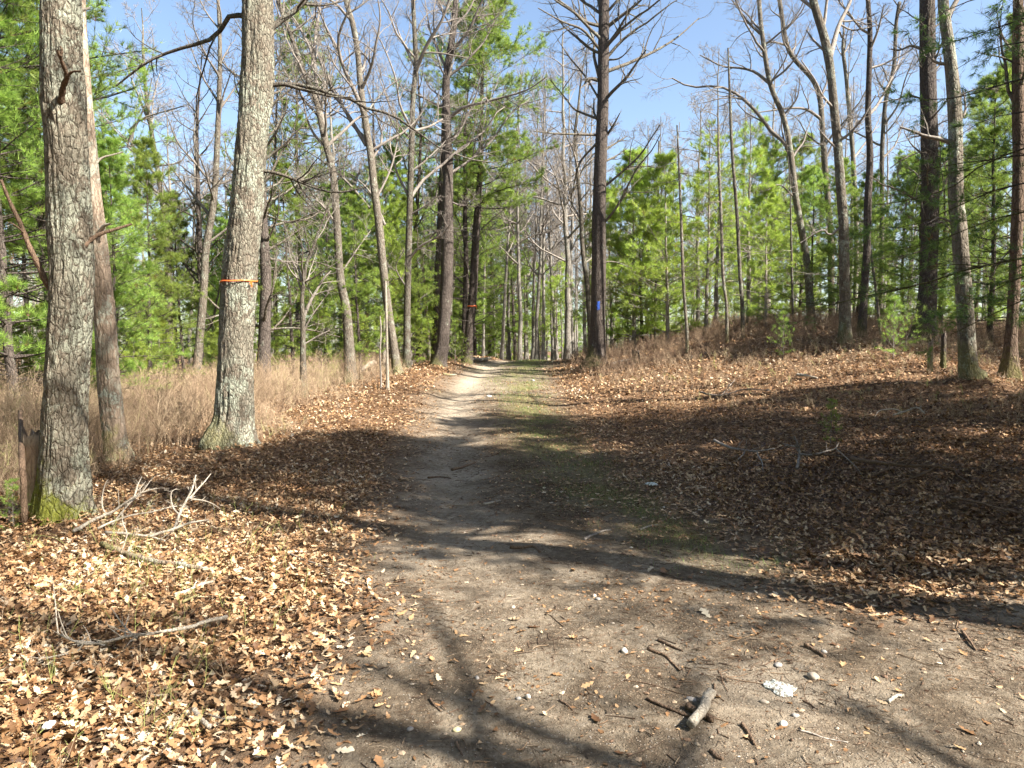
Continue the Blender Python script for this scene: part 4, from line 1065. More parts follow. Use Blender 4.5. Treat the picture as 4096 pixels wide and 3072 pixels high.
free_bare("oak_tree", "bare oak behind the viewer", 4.6, -2.8, .15, 11, 704, 3.0, 16, 3.0, (7, 6, 4), group=GS)
def shade_pine(key, x, y, H, rz):
    o, H0 = kinds[key]; s_ = H / H0
    copy_tree(o, (x, y, gz(x, y) - .05), rz, s_, "pine outside the right edge shading the path", GS)
shade_pine('tall', 7.3, 3.5, 12.3, 0.3)
shade_pine('tall', 9.6, 4.6, 13, 2.3)
shade_pine('mid', 7.4, 4.9, 9.5, 5.3)
shade_pine('tall', 6.8, 5.0, 10.5, 4.0)
shade_pine('tall', 8.6, 3.2, 12.5, 1.0)
shade_pine('tall', 8.0, 4.2, 11.5, 2.0)
shade_pine('dense', 7.9, 5.4, 11.5, 3.0)
shade_pine('mid', 9.8, 7.4, 11, 1.1)
shade_pine('tall', 12.5, 6.4, 13.5, 1.3)
shade_pine('mid', 14.0, 7.6, 10, 1.9)
shade_pine('dense', 14.3, 14.2, 10, 1.2)
shade_pine('dense', 16.5, 12.2, 12, 2.2)
shade_pine('mid', 18.5, 15.0, 13, 3.2)
free_bare("oak_tree", "tall oak beyond the right edge with a high crown", 7.2, 1.75, .19, 16, 707, 10.3, 24, 3.4, (8, 7, 4), group=GS)
free_bare("oak_tree", "slim oak beyond the right edge, among the shading pines", 6.9, 6.4, .11, 11, 705, 5, 10, 2.4, (6, 5, 3), group=GS)
free_bare("oak_tree", "slim oak beyond the right edge, nearer the dark oak", 9.6, 9.2, .13, 12, 706, 5, 10, 2.4, (6, 5, 3), group=GS)

# ================================================================ the far bare wood
FB = []
def far_bare(seed, H, rad):
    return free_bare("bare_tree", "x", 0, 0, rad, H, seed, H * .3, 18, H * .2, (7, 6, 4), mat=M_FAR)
rb = rng_(808)
_far = [far_bare(810 + i, [13, 12, 14, 11, 12.5, 13.5][i], [.12, .09, .14, .08, .10, .11][i]) for i in range(6)]
_cnt = [0]
def put_bare(px, d, H, label, group, kind=None, w=None):
    k = _cnt[0] % 6 if kind is None else kind; o = _far[k]; H0 = [13, 12, 14, 11, 12.5, 13.5][k]
    x = (px - 512) / FPX * d
    s_ = H / H0
    if _cnt[0] < 6 and kind is None:
        o.location = (x, d, gz(x, d)); o.scale = (s_, s_, s_); o["label"] = label; o["group"] = group; o.rotation_euler = (0, 0, float(rb.uniform(0, 6)))
        _cnt[0] += 1; return o
    c = copy_tree(o, (x, d, gz(x, d)), float(rb.uniform(0, 6.28)), s_, label, group, (float(rb.normal(0, .03)), float(rb.normal(0, .03))))
    if w is not None:      # trunk girth to match
        R0 = [.12, .09, .14, .08, .10, .11][k] * s_; f = (w * d / FPX / 2) / R0
        c.scale = (s_ * min(1.5, f), s_ * min(1.5, f), s_)
    _cnt[0] += 1; return c
for i in range(6):
    put_bare([230, 340, 470, 660, 740, 850][i], [38, 42, 46, 40, 38, 36][i], 13, ["grey bare tree far behind the left wood", "grey bare tree far behind the left wood", "grey bare tree far beyond the crest of the path", "grey bare tree far behind the right bank", "grey bare tree far behind the right bank", "grey bare tree far behind the right bank"][i],
             ["far bare trees on the left", "far bare trees on the left", "far bare trees beyond the crest", "far bare trees on the right", "far bare trees on the right", "far bare trees on the right"][i])
CREST = [(483, 34, 3, "thin grey trunk just right of the crest pine, beyond the pale log"), (495, 42, 2.4, None), (502, 34, 3.6, "dark straight trunk, first of the row beyond the crest from the left"), (509, 38, 3.4, None),
         (520, 33, 4.6, "stout trunk in the row beyond the crest, lit pale on its right side"), (525, 40, 3, None), (532.5, 36, 3.4, None), (536, 34, 4.4, "dark stout trunk in the middle of the row beyond the crest"),
         (543.5, 35, 3.6, "trunk with a faint light blue blaze in the row beyond the crest"), (552.5, 38, 3.2, None), (556, 36, 3.6, None), (567, 30, 6.8, "thick grey trunk beyond the crest, left one of a close pair near the blazed pine"), (571.5, 33, 4.4, "pale trunk touching the thick grey one beyond the crest"),
         (575, 42, 2.2, None), (584.5, 33, 3.6, "pale leaning trunk between the close pair and the blazed pine"), (546, 48, 2.4, None), (514, 50, 2.4, None), (562, 50, 2, None)]
for i, (px, d, w, lab) in enumerate(CREST):
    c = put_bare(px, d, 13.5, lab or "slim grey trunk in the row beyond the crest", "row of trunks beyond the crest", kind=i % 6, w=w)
    if w == 3.6 and lab and "faint" in lab:
        C_ = np.array([[c.location.x, c.location.y, z] for z in np.linspace(c.location.z, c.location.z + 3, 40)])
        C_[:, 0] = (543.5 - 512) / FPX * d
        patch("blaze", c, C_, np.full(40, .09), 543.5, 344, d, .1, .25, M_LBLUE, 9)
def scatter_bare(n, pxr, dr, Hr, label, group, seed):
    r = rng_(seed)
    for i in range(n):
        t = (i + r.uniform(.1, .9)) / n
        put_bare(pxr[0] + (pxr[1] - pxr[0]) * t, r.uniform(*dr), r.uniform(*Hr), label, group)
scatter_bare(22, (0, 440), (26, 44), (10, 14), "grey bare tree far behind the left wood", "far bare trees on the left", 901)
scatter_bare(20, (-20, 520), (44, 70), (11, 15), "grey bare tree far behind the left wood", "far bare trees on the left", 902)
scatter_bare(22, (440, 620), (40, 62), (11, 15), "grey bare tree far beyond the crest of the path", "far bare trees beyond the crest", 903)
scatter_bare(22, (600, 1040), (29, 42), (8, 12), "grey bare tree far behind the right bank", "far bare trees on the right", 904)
scatter_bare(24, (590, 1040), (42, 66), (10, 13.5), "grey bare tree far behind the right bank", "far bare trees on the right", 905)
scatter_bare(22, (0, 1024), (66, 90), (12, 16), "grey bare tree at the very back of the wood", "bare trees at the back", 906)
print("woods", round(time.time() - T_START, 1))

# ================================================================ fallen leaves
def leaf_cloud(r, x, y, size, tilt, lift, rows=8, flatz=0.):
    """lobed, curled oak leaves: (N) positions -> V, F, tint"""
    N = len(x)
    if rows >= 8:
        t = np.array([0, .18, .27, .42, .52, .68, .80, 1.0]); hw = np.array([.015, .15, .075, .25, .12, .25, .14, .04])
    elif rows == 6:
        t = np.array([0, .22, .38, .6, .78, 1.0]); hw = np.array([.02, .20, .06, .28, .10, .03])
    else:
        t = np.array([0, .35, .7, 1.0]); hw = np.array([.03, .24, .30, .02])
    m = len(t)
    u = np.stack([-hw, np.zeros(m), hw], 1)              # (m,3) across
    a = np.repeat(t[:, None], 3, 1)
    wv = r.uniform(.75, 1.2, (N, 1, 1)); jl = 1 + r.normal(0, .12, (N, m, 3))
    U = u[None] * wv * jl; A = np.repeat(a[None], N, 0) + (np.abs(u[None]) > .1) * r.uniform(.0, .09, (N, 1, 1))
    c1 = r.normal(.9, 1.1, (N, 1, 1)); c2 = r.normal(.1, .45, (N, 1, 1)); c3 = r.normal(0, .25, (N, 1, 1))
    Z = c1 * U ** 2 + c2 * (A - .5) ** 2 + c3 * U * (A - .5) + r.normal(0, .018, (N, m, 3))
    A = A - .5
    pl = np.stack([U, A, Z], -1) * size[:, None, None, None]
    yaw = r.uniform(0, 6.283, N); p1 = r.normal(0, 1, N) * tilt; p2 = r.normal(0, 1, N) * tilt
    def rot(ax, an):
        c, s = np.cos(an), np.sin(an); M = np.zeros((N, 3, 3)); i, j = [(1, 2), (2, 0), (0, 1)][ax]; M[:, ax, ax] = 1
        M[:, i, i] = c; M[:, j, j] = c; M[:, i, j] = -s; M[:, j, i] = s; return M
    M = rot(2, yaw) @ rot(0, p1) @ rot(1, p2)
    pl = np.einsum('nij,nabj->nabi', M, pl)
    z = ground(x, y) + lift + size * .10 * (np.abs(p1) + np.abs(p2)) * 1.2
    pl = pl + np.stack([x, y, z], 1)[:, None, None, :]
    V = pl.reshape(-1, 3)
    i = np.arange(m - 1)[:, None] * 3 + np.arange(2)[None]
    q = np.stack([i, i + 1, i + 4, i + 3], -1).reshape(-1, 4)
    F = (np.arange(N)[:, None, None] * (m * 3) + q[None]).reshape(-1, 4)
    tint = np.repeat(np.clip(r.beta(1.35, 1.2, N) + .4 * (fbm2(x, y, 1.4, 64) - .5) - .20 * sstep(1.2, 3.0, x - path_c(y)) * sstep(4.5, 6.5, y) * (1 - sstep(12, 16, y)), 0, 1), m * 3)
    return V, F, tint
def frustum_points(r, y0, y1, dens, side=1.2, kx=.76):
    area = .5 * (y1 - y0) * (2 * kx * (y0 + y1) + 4 * side)
    n = int(area * dens)
    y = y0 + (y1 - y0) * r.uniform(0, 1, n * 2); wmax = kx * y1 + side
    x = r.uniform(-wmax, wmax, n * 2)
    k = np.abs(x) < kx * y + side
    x, y = x[k], y[k]
    m = min(len(x), n); return x[:m], y[:m]
def build_leaves():
    r = rng_(1001); VV = []; FF = []; TT = []; n0 = 0
    for y0, y1, dens, rows, smul in ((1.5, 5.5, 2000, 8, 1.), (5.5, 9, 1150, 6, 1.), (9, 15, 430, 6, 1.1), (15, 24, 170, 4, 1.25), (24, 34, 60, 4, 1.5)):
        x, y = frustum_points(r, y0, y1, dens)
        d = dirt_mask(x, y)
        u = x - path_c(y)
        # leaves gather beside the path, a few blow onto it, fewer still in the worn track
        pr = (1 - d) ** 1.25 + .007 + .13 * sstep(.2, .9, n2(x, y, 1.9, 61)) * sstep(-.5, .6, u) * sstep(5, 8, y)
        pr = pr * (1 - .8 * np.exp(-((u + .85) / .5) ** 2) * sstep(4, 6, y))
        clump = .55 + .9 * n2(x, y, .9, 63)
        bush = sstep(2.6, 4.5, -u) * sstep(9, 12, y); pr = pr * (1 - .35 * bush)
        k = r.uniform(0, 1, len(x)) < pr * clump
        x, y = x[k], y[k]
        size = (.020 + .060 * r.beta(1.5, 1.7, len(x))) * smul
        dens_loc = (1 - dirt_mask(x, y))
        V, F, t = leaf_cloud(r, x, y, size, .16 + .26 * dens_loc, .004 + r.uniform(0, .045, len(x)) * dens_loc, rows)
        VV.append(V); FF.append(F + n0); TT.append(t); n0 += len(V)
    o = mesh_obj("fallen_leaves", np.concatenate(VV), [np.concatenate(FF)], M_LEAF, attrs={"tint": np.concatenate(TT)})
    tag(o, "dry brown and tan oak leaves covering the forest floor", "fallen leaves", kind="stuff")
build_leaves()
def build_chips():
    r = rng_(1051); VV = []; FF = []; TT = []; n0 = 0
    for y0, y1, dens, sm in ((1.6, 5.5, 420, 1.), (5.5, 10, 520, 1.15), (10, 20, 260, 1.5)):
        x, y = frustum_points(r, y0, y1, dens, .3); u = x - path_c(y)
        pr = dirt_mask(x, y) * (.12 + .9 * sstep(.46, .68, fbm2(x, y, 1.5, 65)) + .55 * sstep(.0, .8, u) * sstep(5, 7, y)) * (1 - .85 * np.exp(-((u + .85) / .45) ** 2) * sstep(4, 6, y))
        k = r.uniform(0, 1, len(x)) < pr; x, y = x[k], y[k]
        V, F, t = leaf_cloud(r, x, y, r.uniform(.010, .034, len(x)) * sm, .22, .002, 4)
        VV.append(V); FF.append(F + n0); TT.append(t * .8); n0 += len(V)
    o = mesh_obj("leaf_litter", np.concatenate(VV), [np.concatenate(FF)], M_LEAF, attrs={"tint": np.concatenate(TT)})
    tag(o, "broken leaf bits trodden into the path", "leaf litter", kind="stuff")
build_chips()

# ================================================================ thin dry brush
def twiggy(r, x, y, h, kids, seed_t, w=.0035, lean=.25, gz_off=-.03, curve=.16):
    N = len(x)
    P0 = np.stack([x, y, ground(x, y) + gz_off], 1); D = np.stack([r.normal(0, lean, N), r.normal(0, lean, N), np.ones(N)], 1)
    C1, R1 = grow(r, P0, D, h, np.full(N, w), 5, curve, .02, .4)
    tb = Tubes(); tb.add(C1, R1, 3); tt = [np.repeat(seed_t, 15)]
    p, d, l, rd = sprout(r, C1, R1, kids, .25, 1., (.4, .9), (.3, .6), .7, h, .2, w * .45)
    C2, R2 = grow(r, p, d, l, rd, 4, .2, .06, .5); tb.add(C2, R2, 3); tt.append(np.repeat(np.repeat(seed_t, kids), 12))
    return tb, np.concatenate(tt), C2, R2
def build_brush():
    r = rng_(1101)
    # huckleberry brush, left
    n = 20000; y = 7.2 + 20.3 * r.uniform(0, 1, n) ** 1.15; x = -r.uniform(0, 1, n) * (.78 * y + 1.5)
    u = x - path_c(y)
    edge = np.interp(y, [7, 8, 12, 16, 22, 28], [5.6, 4.9, 4.0, 3.2, 3.0, 3.0]) + (fbm2(x, y, .5, 71) - .5) * 2.2
    k = (-u > edge) & ~((np.abs(x + 4.2) < 1.0) & (y < 10.4) & (y > 8.9))
    x, y = x[k], y[k]; e = np.clip((-(x - path_c(y)) - edge[k]) / 1.5, 0, 1)
    cl = n2(x, y, 1.1, 77); kk = r.uniform(0, 1, len(x)) < .35 + 1.0 * sstep(.3, .6, cl); x, y, e, cl = x[kk], y[kk], e[kk], cl[kk]
    h = (.25 + .62 * e) * r.uniform(.45, 1.2, len(x)) * (.7 + .6 * cl)
    tt = np.clip(r.beta(2., 2.2, len(x)) + .5 * (n2(x, y, .8, 72) - .5), 0, 1)
    tb, t1, C2, R2 = twiggy(r, x, y, h, 7, tt)
    p, d, l, rd = sprout(r, C2, R2, 2, .3, 1., (.4, .9), (.35, .6), .8, None, .2, .0014); C3, R3 = grow(r, p, d, l, rd, 3, .15, .05, .7); tb.add(C3, R3, 3)
    t1 = np.concatenate([t1, np.repeat(np.repeat(np.repeat(tt, 7), 2), 9)])
    m = 420; yy = r.uniform(8.5, 22, m); xx = -r.uniform(.28, .8, m) * yy - r.uniform(0, 1, m); kk = (-(xx - path_c(yy)) > 4.6); xx, yy = xx[kk], yy[kk]
    th = r.uniform(.3, .6, len(xx)); tbx, tx, _, _ = twiggy(r, xx, yy, r.uniform(.75, 1.25, len(xx)), 8, th, w=.005, lean=.3, curve=.12)
    o = tbx.build("undergrowth", M_BUSH, attrs={"tint": tx}); tag(o, "taller dark stems rising out of the left brush", "brush", kind="stuff")
    # right bank brush
    n = 17000; y = 9 + 21 * r.uniform(0, 1, n) ** 1.1; x = r.uniform(.0, 1, n) * (.78 * y + 1.5)
    u = x - path_c(y)
    edge = np.interp(y, [9, 11, 13, 16, 19, 24, 30], [6.5, 4.2, 2.6, 2.2, 1.9, 1.7, 1.6]) + (fbm2(x, y, .6, 73) - .5) * 1.6
    pr = sstep(0, 1.2, u - edge) * (.28 + .72 * sstep(13.5, 18.5, y + (x - 5) * .3))
    k = r.uniform(0, 1, n) < pr
    x, y = x[k], y[k]
    hh = .17 + .27 * sstep(15.5, 19.5, y + (x - 5) * .25)
    tt = np.clip(r.beta(2, 2.4, len(x)) + .12 - .38 * sstep(16.5, 19, y + (x - 5) * .2), 0, 1)
    tb2, t2, C2, R2 = twiggy(r, x, y, hh * r.uniform(.55, 1.3, len(x)), 7, tt, lean=.4)
    p, d, l, rd = sprout(r, C2, R2, 2, .3, 1., (.4, .9), (.35, .6), .8, None, .2, .0014); C3, R3 = grow(r, p, d, l, rd, 3, .15, .05, .7); tb2.add(C3, R3, 3)
    t2 = np.concatenate([t2, np.repeat(np.repeat(np.repeat(tt, 7), 2), 9)])
    for nm, b, t, lab in (("undergrowth", tb, t1, "dense pinkish tan leafless brush between the left trees and the path"), ("undergrowth", tb2, t2, "dry brown leafless brush along the top of the right bank")):
        o = b.build(nm, M_BUSH, attrs={"tint": t}); tag(o, lab, "brush", kind="stuff")
    # sparse green stems among the near leaves on the left
    n = 1500; y = r.uniform(2.2, 7.0, n); x = -r.uniform(.25, 1, n) * (.78 * y + .5)
    k = (dirt_mask(x, y) < .15) & ((-(x) > 1.2)); x, y = x[k], y[k]
    k = r.uniform(0, 1, len(x)) < .25 + .75 * sstep(.4, .62, n2(x, y, .9, 75)) * sstep(.35, .55, -x / y); x, y = x[k], y[k]
    tb3, t3, _, _ = twiggy(r, x, y, r.uniform(.10, .30, len(x)), 4, np.where(r.uniform(0, 1, len(x)) < .55, 1., .5), w=.0018, lean=.5, curve=.2)
    o = tb3.build("undergrowth", M_BUSH, attrs={"tint": t3}); tag(o, "thin greenish stems poking up through the near left leaves", "low stems", kind="stuff")
build_brush()

# ================================================================ grass
def build_grass():
    r = rng_(1201)
    VV = []; TT = []
    for y0, y1, dens, w in ((3.5, 9, 2600, .0030), (9, 16, 1500, .0045), (16, 32, 700, .008)):
        x, y = frustum_points(r, y0, y1, dens, 0)
        k = np.abs(x - path_c(y)) < 3; x, y = x[k], y[k]
        g = grass_mask(x, y); k = r.uniform(0, 1, len(x)) < g * (.35 + .65 * sstep(.35, .6, n2(x, y, 7, 81))); x, y = x[k], y[k]
        # tufts along the left bank edge
        N = len(x); h = r.uniform(.018, .06, N) * np.interp(y, [4, 20], [1, 1.5])
        a = r.uniform(0, 6.283, N); l = r.uniform(.2, 1.0, N)
        p = np.stack([x, y, ground(x, y) - .004], 1); s = np.stack([-np.sin(a), np.cos(a), np.zeros(N)], 1) * w * .5
        tip = p + np.stack([np.cos(a) * l * h, np.sin(a) * l * h, h], 1)
        VV.append(np.stack([p - s, p + s, tip], 1).reshape(-1, 3))
        t = np.clip(.25 + .75 * n2(x, y, 2.5, 82) + r.normal(0, .18, N), 0, 1); TT.append(np.repeat(t, 3))
    V = np.concatenate(VV)
    o = mesh_obj("grass", V, [np.arange(len(V)).reshape(-1, 3)], M_GRASS, attrs={"tint": np.concatenate(TT)})
    tag(o, "short thin grass growing along the middle and right of the path", "grass", kind="stuff")
build_grass()

# ================================================================ grit, pebbles and litter bits on the path
def build_grit():
    r = rng_(1301)
    ico = np.array([[0, 0, 1], [1, 0, .15], [.31, .95, .1], [-.81, .59, .15], [-.81, -.59, .1], [.31, -.95, .15], [0, 0, -.6]])
    fa = np.array([[0, 1, 2], [0, 2, 3], [0, 3, 4], [0, 4, 5], [0, 5, 1], [6, 2, 1], [6, 3, 2], [6, 4, 3], [6, 5, 4], [6, 1, 5]])
    VV = []; FF = []; TT = []; n0 = 0
    for y0, y1, dens, smul in ((1.6, 4.5, 1700, 1), (4.5, 8, 700, 1.2), (8, 16, 200, 1.5)):
        x, y = frustum_points(r, y0, y1, dens, .3)
        k = r.uniform(0, 1, len(x)) < (dirt_mask(x, y) * (.25 + .9 * sstep(.35, .7, n2(x, y, 1.3, 91)) + .3 * sstep(0, 1.5, x - path_c(y)))); x, y = x[k], y[k]
        N = len(x); s = (.0022 + .0035 * r.beta(1.2, 5, N) + .012 * (r.uniform(0, 1, N) < .03) * r.uniform(.3, 1, N)) * smul
        q = ico[None] * s[:, None, None] * (1 + r.normal(0, .18, (N, 7, 1))) * np.stack([r.uniform(.8, 1.4, N), r.uniform(.8, 1.2, N), r.uniform(.4, .75, N)], 1)[:, None]
        a = r.uniform(0, 6.28, N); c, sn = np.cos(a)[:, None], np.sin(a)[:, None]
        q = np.stack([q[..., 0] * c - q[..., 1] * sn, q[..., 0] * sn + q[..., 1] * c, q[..., 2]], -1)
        q = q + np.stack([x, y, ground(x, y) + s * .15], 1)[:, None]
        VV.append(q.reshape(-1, 3)); FF.append((np.arange(N)[:, None, None] * 7 + fa[None]).reshape(-1, 3) + n0); n0 += N * 7
        TT.append(np.repeat(np.clip(r.beta(2, 1.6, N), 0, 1), 7))
    o = mesh_obj("gravel", np.concatenate(VV), [np.concatenate(FF)], M_GRIT, smooth=False, attrs={"tint": np.concatenate(TT)})
    tag(o, "fine grit and small pebbles strewn over the bare path", "gravel", kind="stuff")
    # needles, bark crumbs and short twigs
    VV = []; n = 0; tb = Tubes(); tt = []
    for y0, y1, dens, wm in ((1.6, 5, 1000, 1), (5, 10, 650, 1.2), (10, 18, 260, 1.7)):
        x, y = frustum_points(r, y0, y1, dens, .3)
        k = r.uniform(0, 1, len(x)) < (.2 + 1.1 * sstep(.45, .7, fbm2(x, y, 1.6, 95))) * (dirt_mask(x, y) > .1); x, y = x[k], y[k]
        N = len(x); a = r.uniform(0, 6.28, N)
        L = r.uniform(.015, .07, N) + (r.uniform(0, 1, N) < .05) * r.uniform(.05, .22, N); w = np.where(r.uniform(0, 1, N) < .16, .0030, .0012) * wm
        p = np.stack([x, y, ground(x, y) + w * .8], 1); d = np.stack([np.cos(a), np.sin(a), np.zeros(N)], 1)
        C, R = grow(r, p, d, L, w, 4, .15, 0, .6); C[:, :, 2] = ground(C[:, :, 0], C[:, :, 1]) + w[:, None] * 1.0 + .001
        tb.add(C, R, 3); tt.append(np.repeat(np.clip(r.beta(1.4, 2.6, N), 0, 1), 12))
    o = tb.build("debris", M_GRIT, attrs={"tint": np.concatenate(tt)}); tag(o, "needles, bark crumbs and tiny twigs littering the path", "debris", kind="stuff")
build_grit()

# ================================================================ sticks, logs, stones
def lie(name, label, cat, pxs, w, mat, group=None, lift=0., lifts=None, forks=(), wob=.12, tip=.5, sides=9, seed=0, per=5, fork_name="twig"):
    """a stick lying on the ground along the picture line pxs; lifts = height of each point above the ground"""
    r = rng_(seed or int(pxs[0][0] * 7 + pxs[0][1]))
    def world(pp, lf):
        out = []
        for (a, b), h in zip(pp, lf):
            g = G(a, b)
            if h:  # the point stands h above the ground: find the ground below it
                d = g[1]
                for _ in range(6): d = .5 * d + .5 * G(a, b + h * FPX / d)[1]
                g = P(a, b, d)
            out.append(g)
        return np.array(out)
    lf = lifts or [0] * len(pxs)
    W = world(pxs, lf); d0 = W[:, 1].mean(); n = per * len(pxs)
    C = catmull(W, n); t = np.linspace(0, 1, n)
    R = w * d0 / FPX / 2 * (1 - (1 - tip) * t)
    off = .04 * (1 - float(dirt_mask(C[:1, 0], C[:1, 1])[0]))
    C[:, 2] += R * .75 + lift + off
    C[1:-1] += r.normal(0, 1, (n - 2, 3)) * R[1:-1, None] * wob
    base = C[0].copy(); base[2] = gz(base[0], base[1])
    tb = Tubes()
    # blunt broken ends
    Ce = np.vstack([C[0] - (C[1] - C[0]) * .02, C, C[-1] + (C[-1] - C[-2]) * .02]); Re = np.concatenate([[R[0] * .15], R, [R[-1] * .15]])
    rough = 1 + .14 * (r.uniform(0, 1, (1, n + 2, sides)) - .5) + .1 * (r.uniform(0, 1, (1, 1, sides)) - .5)
    tb.add(Ce, Re, sides, rough)
    if name == 'fallen_branch' and len(pxs) >= 4:
        p, d, l, rd = sprout(r, C[None], R[None], 7, .35, 1., (.5, .95), (.08, .28), .5, None, .2, .0011); d[:, 2] = np.abs(d[:, 2]) * .7 + .1
        Cq, Rq = grow(r, p, d, l, rd, 6, .16, .02, .45); tb.add(Cq, Rq, 5)
        p, d, l, rd = sprout(r, Cq, Rq, 2, .3, .95, (.5, .9), (.3, .5), .6, None, .1, .0008); Cq, Rq = grow(r, p, d, l, rd, 4, .16, .02, .5); tb.add(Cq, Rq, 4)
    if forks:
        root = empty(name, base, label, cat, group)
        tb.build("stem", mat, root, base)
        for fp, fw, fl in forks:
            Wf = world(fp, fl); n2f = 4 * len(fp); Cf = catmull(Wf, n2f); Rf = fw * d0 / FPX / 2 * (1 - .7 * np.linspace(0, 1, n2f)) + .0005; Cf[:, 2] += Rf
            i = int(np.argmin(np.linalg.norm(C - Cf[0], axis=1))); Cf[0] = C[i]
            f = Tubes(); f.add(Cf, Rf, 6)
            p, d, l, rd = sprout(r, Cf[None], Rf[None], 3, .3, .95, (.5, .9), (.15, .35), .6, None, 0, .0009); Cq, Rq = grow(r, p, d, l, rd, 4, .15, .02, .5); f.add(Cq, Rq, 4)
            f.build(fork_name, mat, root, base)
        return root
    o = tb.build(name, mat, None, base); o.location = base
    return tag(o, label, cat, group)

lie("short_log", "pale barkless short log lying across a dark stick on the path", "stick", [(711.6, 701), (707, 709), (703.6, 717), (697, 726), (691, 734)], 10, M_PALE, tip=.95, lift=.022, seed=31, sides=12)
lie("bark_chunk", "chunky brown rotten piece of wood under the pale short log", "stick", [(687, 709), (700, 717), (714, 724)], 8, M_BROWN, tip=.9, seed=32, sides=10)
lie("long_stick", "long dark straight stick running up to the pale short log", "stick", [(647, 701), (662, 707), (674, 713), (686, 717), (697, 721)], 3.6, M_BROWN, tip=.8, seed=33)
lie("stick", "dark brown stick lying alone on the sunny dirt at the right", "stick", [(805, 648), (814, 653), (825, 658)], 4.5, M_BROWN, tip=.8, seed=34)
lie("stick", "dark stick at the bottom, pointing down right below the white bark flake", "stick", [(742, 726), (748, 735), (755, 747)], 4, M_BROWN, tip=.7, seed=35)
lie("stick", "short thick dark stick at the bottom edge of the path", "stick", [(711, 754), (717, 758), (723, 762)], 5, M_BROWN, tip=.8, seed=36)
lie("stick", "thin reddish twig lying left of the pale short log", "stick", [(624, 681), (640, 684), (656, 687), (674, 693), (691, 698)], 1.8, M_BROWN, seed=37)
lie("stick", "dark slanting stick beside the little rubble hollow in the path", "stick", [(658, 642), (669, 646), (683, 652)], 3.4, M_BROWN, seed=38)
lie("stick", "rotten brown stick next to the white angular stone", "stick", [(648, 650), (656, 654), (665, 658), (672, 665), (680, 672)], 4, M_BROWN, tip=.4, seed=39)
lie("stick", "long thin grey stick near the bottom right corner", "stick", [(799, 731), (812, 735), (825, 739), (848, 744)], 2.2, M_TWIG, seed=40)
lie("stick", "small dark stick between the white bark flake and the lower stone", "stick", [(803, 702), (809, 706), (815, 711)], 3, M_BROWN, seed=41)
lie("stick", "dark curved twig just above the pale short log", "stick", [(714, 687), (715, 693), (719, 698), (724, 703)], 2.6, M_BROWN, seed=42)
lie("stick", "dark gnarled stick in the deep shade in the middle of the path", "stick", [(452, 471), (463, 468), (476, 463)], 3.2, M_BROWN, seed=43)
lie("stick", "thin dark stick lying across the worn track", "stick", [(428, 479), (440, 478), (451, 479)], 2, M_BROWN, seed=44)
lie("stick", "pale straight stick on the shaded path, above the branch shadows", "stick", [(484, 505), (493, 503), (500, 501)], 2.4, M_PALE, seed=45)
lie("stick", "bent brown stick where the two shadow bands meet", "stick", [(510, 549), (522, 549), (533, 548), (540, 553)], 4, M_BROWN, seed=46)
lie("stick", "curved grey stick in the grassy strip", "stick", [(584, 541), (594, 536), (603, 532), (611, 531)], 3.2, M_TWIG, seed=47)
lie("stick", "short grey stick in the shade right of the grassy strip", "stick", [(640, 531), (650, 527), (658, 526)], 2.6, M_TWIG, seed=48)
lie("stick", "dark stick on the sunny dirt near the right edge, beside the leaves", "stick", [(963, 634), (970, 644), (976, 652)], 3.6, M_BROWN, seed=49)
lie("stick", "pale short stick in the lower right corner dirt", "stick", [(888, 705), (896, 700), (904, 697)], 4, M_PALE, seed=50, tip=.8)
lie("stick", "dark stick near the bottom of the path left of the log", "stick", [(560, 702), (568, 707), (573, 712)], 3, M_BROWN, seed=51)
lie("stick", "bent dark twig on the lower middle of the path", "stick", [(430, 700), (434, 707), (441, 714)], 3, M_BROWN, seed=52)
lie("stick", "dark twig in the bottom middle among pebbles", "stick", [(456, 744), (459, 751), (463, 758)], 3.4, M_BROWN, seed=53)

# brushwood by the mossy oak
lie("fallen_branch", "bleached branch reaching up right from the mossy oak's foot", "branch", [(74, 539), (84, 532), (95, 525), (113, 517), (127, 507), (141, 498), (157, 493)], 4.2, M_PALE, lifts=[0, 0, .02, .08, .18, .26, .30], tip=.25, seed=61,
    forks=[([(113, 517), (104, 512), (102, 500), (105, 485), (108, 480)], 2, [.08, .12, .2, .3, .34]), ([(127, 507), (135, 495), (138, 485), (142, 477)], 2, [.18, .25, .32, .38])])
lie("fallen_branch", "bleached stick lying flat below the brushwood", "branch", [(106, 539), (118, 540), (131, 541), (147, 543), (165, 547)], 3.6, M_PALE, tip=.5, seed=62)
lie("fallen_branch", "arched bleached stick ending right of the brushwood", "branch", [(148, 543), (160, 539), (173, 535), (191, 528), (208, 525)], 3, M_PALE, lifts=[.01, .03, .05, .05, .02], seed=63)
lie("fallen_branch", "upright bleached forked branch in front of the second oak", "branch", [(172, 537), (175, 533), (179, 522), (182, 514), (189, 501), (193, 492), (196, 480)], 3.6, M_PALE, lifts=[0, .02, .10, .16, .28, .36, .46], tip=.4, seed=64,
    forks=[([(189, 501), (196, 492), (204, 483), (211, 474)], 2.4, [.28, .36, .44, .52]), ([(181, 517), (174, 510), (171, 500), (172, 492), (177, 489)], 2, [.14, .2, .27, .33, .35]), ([(190, 500), (202, 501), (212, 504), (220, 509)], 1.8, [.29, .27, .24, .2])])
lie("rotten_log", "long brown rotten stick half sunk in the leaves below the brushwood", "branch", [(102, 551), (124, 560), (145, 567), (177, 572), (208, 577)], 6, M_DEAD, tip=.7, seed=65, wob=.2)
